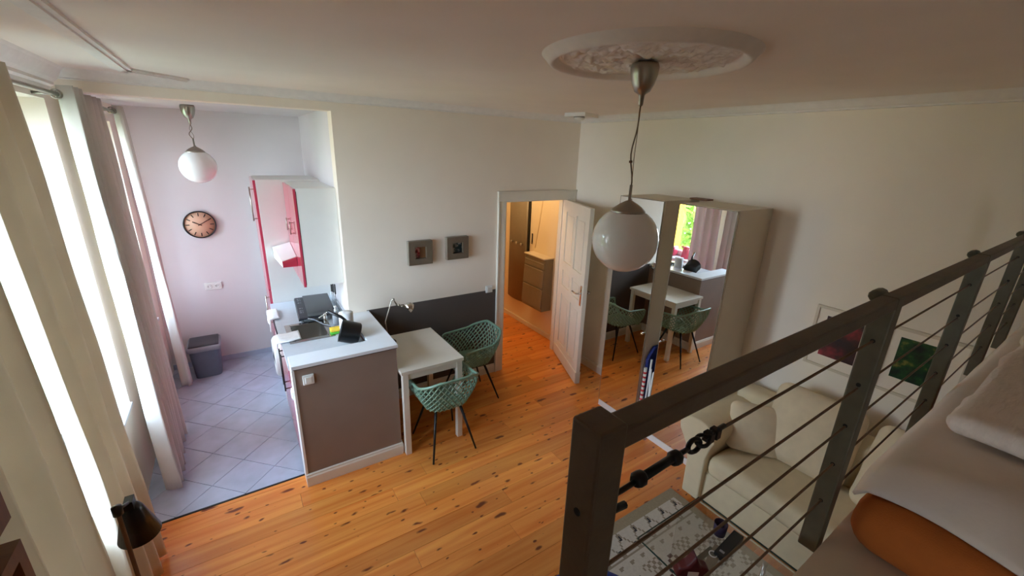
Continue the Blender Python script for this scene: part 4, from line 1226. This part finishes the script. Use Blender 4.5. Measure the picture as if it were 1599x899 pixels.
shelfbox('brown wooden wall box shelf with paperbacks, lower of two', 1.21, 1.58)
shelfbox('brown wooden wall box shelf, upper of two at the left edge', 1.634, 2.00)
yy = .755
for i, (w, h, m, lab) in enumerate(((.03, .23, 'bookwhite', 'tall white paperback'), (.026, .20, 'purple', 'dark purple paperback'), (.034, .25, 'yellow', 'yellow spined paperback'), (.022, .22, 'bookwhite', 'thin white paperback'), (.030, .20, 'purple', 'thick dark purple paperback'), (.026, .24, 'yellow', 'narrow yellow paperback'), (.03, .21, 'bookwhite', 'short white paperback'), (.026, .235, 'yellow', 'yellow paperback at the far end'))):
    t = thing('book', lab + ' in the lower wall box shelf', 'book', (-.56, yy + w / 2, 1.241), group='paperbacks in the wall box shelf')
    box('cover', (-.66, yy, 1.241, -.475, yy + w, 1.241 + h), M[m], t, bevel=.002)
    box('pages', (-.664, yy + .003, 1.244, -.66, yy + w - .003, 1.238 + h), M['bookwhite'], t)
    yy += w + .001

# ------------------------------------------------------------------ loft
struct(MB().prism([(.20, YN), (XR, YN), (XR, .249), (.20, .200)], 1.45, 1.54).build('floor_loft', M['loft']))
th = math.radians(.9); e1 = Vector((math.cos(th), math.sin(th), 0)); e2 = Vector((-math.sin(th), math.cos(th), 0))
S0, D0 = .255, .222
rl = e1 * S0 + e2 * D0
t = thing('loft_railing', 'dark metal loft railing with square posts and steel cables', 'railing', (rl.x, rl.y, 1.50), th)


def LB(mb): return mb.xform(Matrix.Translation((-S0, -D0, -1.50)))


for i, s0 in enumerate((.237, 1.0, 1.765, 2.53, 3.06)):
    q = MB(); q.box(s0, .2040, 1.503, s0 + .036, .2405, 2.118 if i else 2.122)
    if i: q.tube([(s0, .2395, 2.112), (s0 + .036, .2395, 2.112)], .012, 10)
    po_ = LB(q).build('post', M['rail'] if i == 0 else M['post'], t, local=True, bevel=.003)
    q = MB()
    for z in (2.026, 1.930, 1.834, 1.738, 1.641): q.tube([(s0 - .0008, .2222, z), (s0 + .0368, .2222, z)], .0042, 10)
    LB(q).build('cable_grommets', M['dark'], po_, local=True)
q = MB(); q.box(.262, .2048, 2.0935, 3.12, .2318, 2.1165)
LB(q).build('handrail', M['rail'], t, local=True, bevel=.003)
for k, z in enumerate((2.026, 1.922, 1.832, 1.738, 1.641)):
    q = MB(); q.tube([(.475 if k == 0 else .272, .2222, z), (3.10, .2222, z)], .0022, 8)
    LB(q).build('steel_cable', M['wire'], t, local=True)
# turnbuckle at the first post
zt = 2.024
q = MB(); q.tube([(.330, .2222, zt - .003), (.385, .2222, zt)], .0052, 10)
tbk = LB(q).build('turnbuckle', M['blackm'], t, local=True)
q = MB(); q.tube([(.322, .2222, zt - .003), (.300, .2222, zt - .004), (.288, .2222, zt - .004), (.281, .2222, zt), (.281, .2222, zt + .006)], .0030, 8); q.tube([(.272, .2222, zt - .012), (.284, .2222, zt - .008), (.284, .2222, zt + .002), (.273, .2222, zt + .006)], .0030, 8)
LB(q).build('hook', M['blackm'], tbk, local=True)
for x0 in (.318, .380):
    q = MB(); q.tube([(x0, .2222, zt - .002), (x0 + .004, .2222, zt - .002), (x0 + .012, .2222, zt - .002), (x0 + .016, .2222, zt - .002)], [.006, .0088, .0088, .006], 8)
    LB(q).build('lock_nut', M['blackm'], tbk, local=True)
q = MB(); q.tube([(.392, .2222, zt), (.412, .2222, zt)], .003, 8)
q.tube([(.424 + .012 * math.cos(a), .2222 + .002 * math.sin(a), zt + .007 * math.sin(a)) for a in [2 * PI * k / 16 for k in range(16)]], .0030, 6, closed=True)
q.tube([(.441 + .011 * math.cos(a), .2222 + .006 * math.sin(a), zt + .003 * math.sin(a)) for a in [2 * PI * k / 16 for k in range(16)]], .0026, 6, closed=True)
LB(q).build('eye_links', M['blackm'], tbk, local=True)
q = MB(); q.box(.449, .2165, zt - .006, .459, .2280, zt + .007); q.box(.463, .2165, zt - .006, .473, .2280, zt + .007); q.tube([(.446, .2222, zt + .003), (.488, .2222, zt + .004)], .0035, 8); q.tube([(.454, .219, zt - .008), (.454, .219, zt + .011)], .002, 6); q.tube([(.468, .219, zt - .008), (.468, .219, zt + .011)], .002, 6)
LB(q).build('cable_clamp', M['blackm'], tbk, local=True, bevel=.0012)
q = MB(); q.tube([(.272, .2222, 2.002), (.308, .2222, 1.997)], .0042, 8)
LB(q).build('eye_bolt', M['blackm'], t, local=True)

# mattress, sheet, duvet
MB_ = MB().soft(1.035, -1.35, 1.5405, 3.19, .198, 1.665, .055, 26, amp=.004)
t = tag(MB_.build('mattress', M['orange']), 'orange covered foam mattress lying on the loft floor', 'mattress')


def sheetf(u, v):
    yy = -1.36 + 1.566 * v
    rag = .018 * noise.noise(Vector((yy * 6, 3, 0))) + .012 * math.sin(yy * 17)
    x0 = 1.078 + rag
    x = x0 + (3.185 - x0) * u ** 1.15
    edge = min(1, max(0, (x - x0) / .10))
    z = 1.668 + .048 * math.sin(edge * PI / 2) ** .8
    fold = .022 * math.sin(19 * yy + 6 * x) * max(0, 1 - (x - x0) / .32) + .016 * math.sin(9 * (yy + .6 * x)) * max(0, 1 - (x - x0) / .5)
    z += (fold + .008 * noise.noise(Vector((x * 6, yy * 6, 1)))) * edge
    if yy > .17: z -= .030 * ((yy - .17) / .036) ** 2
    return Vector((x, yy, max(z, 1.6685 if yy < .19 else 1.65)))


t = MB().grid(sheetf, 90, 80).build('bed_sheet', M['sheet'], solid=.008)
tag(t, 'rumpled white sheet covering the loft mattress', 'sheet')
dv = MB().soft(1.355, -1.25, 1.740, 3.12, .150, 1.802, .032, 40, amp=.012, freq=4, fine=(18, .008, .35))
t = tag(dv.build('duvet', M['duvet']), 'folded white seersucker duvet on top of the loft bed', 'duvet')

# ------------------------------------------------------------------ outside: yard, trees, yellow house
struct(box('ground', (-30, -20, -4.2, xo - .02, 30, -4.0), M['grass']))
t = thing('yellow_house', 'yellow neighbouring house seen through the kitchen window', 'building', (-2.9, 6.6, -4.0))
box('facade', (-3.2, 6.02, -4.0, -2.6, 7.2, 6.0), M['yellowhouse'], t)
box('roof', (-3.4, 5.9, 6.0, -2.4, 7.4, 6.3), M['terracotta'], t)


def tree(label, x, y_, h, r, n, seed):
    rnd = random.Random(seed); t_ = thing('tree', label, 'tree', (x, y_, -4.0), group='trees outside the window')
    MB().tube([(x, y_, -4), (x + .1, y_, -2), (x, y_ + .1, h - .5)], [.18, .14, .05], 8).build('trunk', M['bark'], t_)
    lf_ = MB()
    for i in range(n):
        d = Vector((rnd.gauss(0, 1), rnd.gauss(0, 1), rnd.gauss(0, 1))).normalized() * r * rnd.random() ** .4
        p = Vector((x, y_, h)) + Vector((d.x, d.y, d.z * 1.1)); s_ = rnd.uniform(.09, .20)
        a = Vector((rnd.gauss(0, 1), rnd.gauss(0, 1), rnd.gauss(0, 1))).normalized(); b = a.orthogonal().normalized()
        lf_.add([p - a * s_, p + b * s_ * .4, p + a * s_, p - b * s_ * .4], [[0, 1, 2, 3]])
    tag(lf_.build('foliage', M['leaf'], t_, recalc=False), kind='stuff')


tree('leafy tree outside the kitchen window', -7.6, 8.3, .7, 1.9, 3600, 3)
tree('leafy tree farther along the yard outside', -12.0, 4.0, .2, 2.4, 2600, 5)
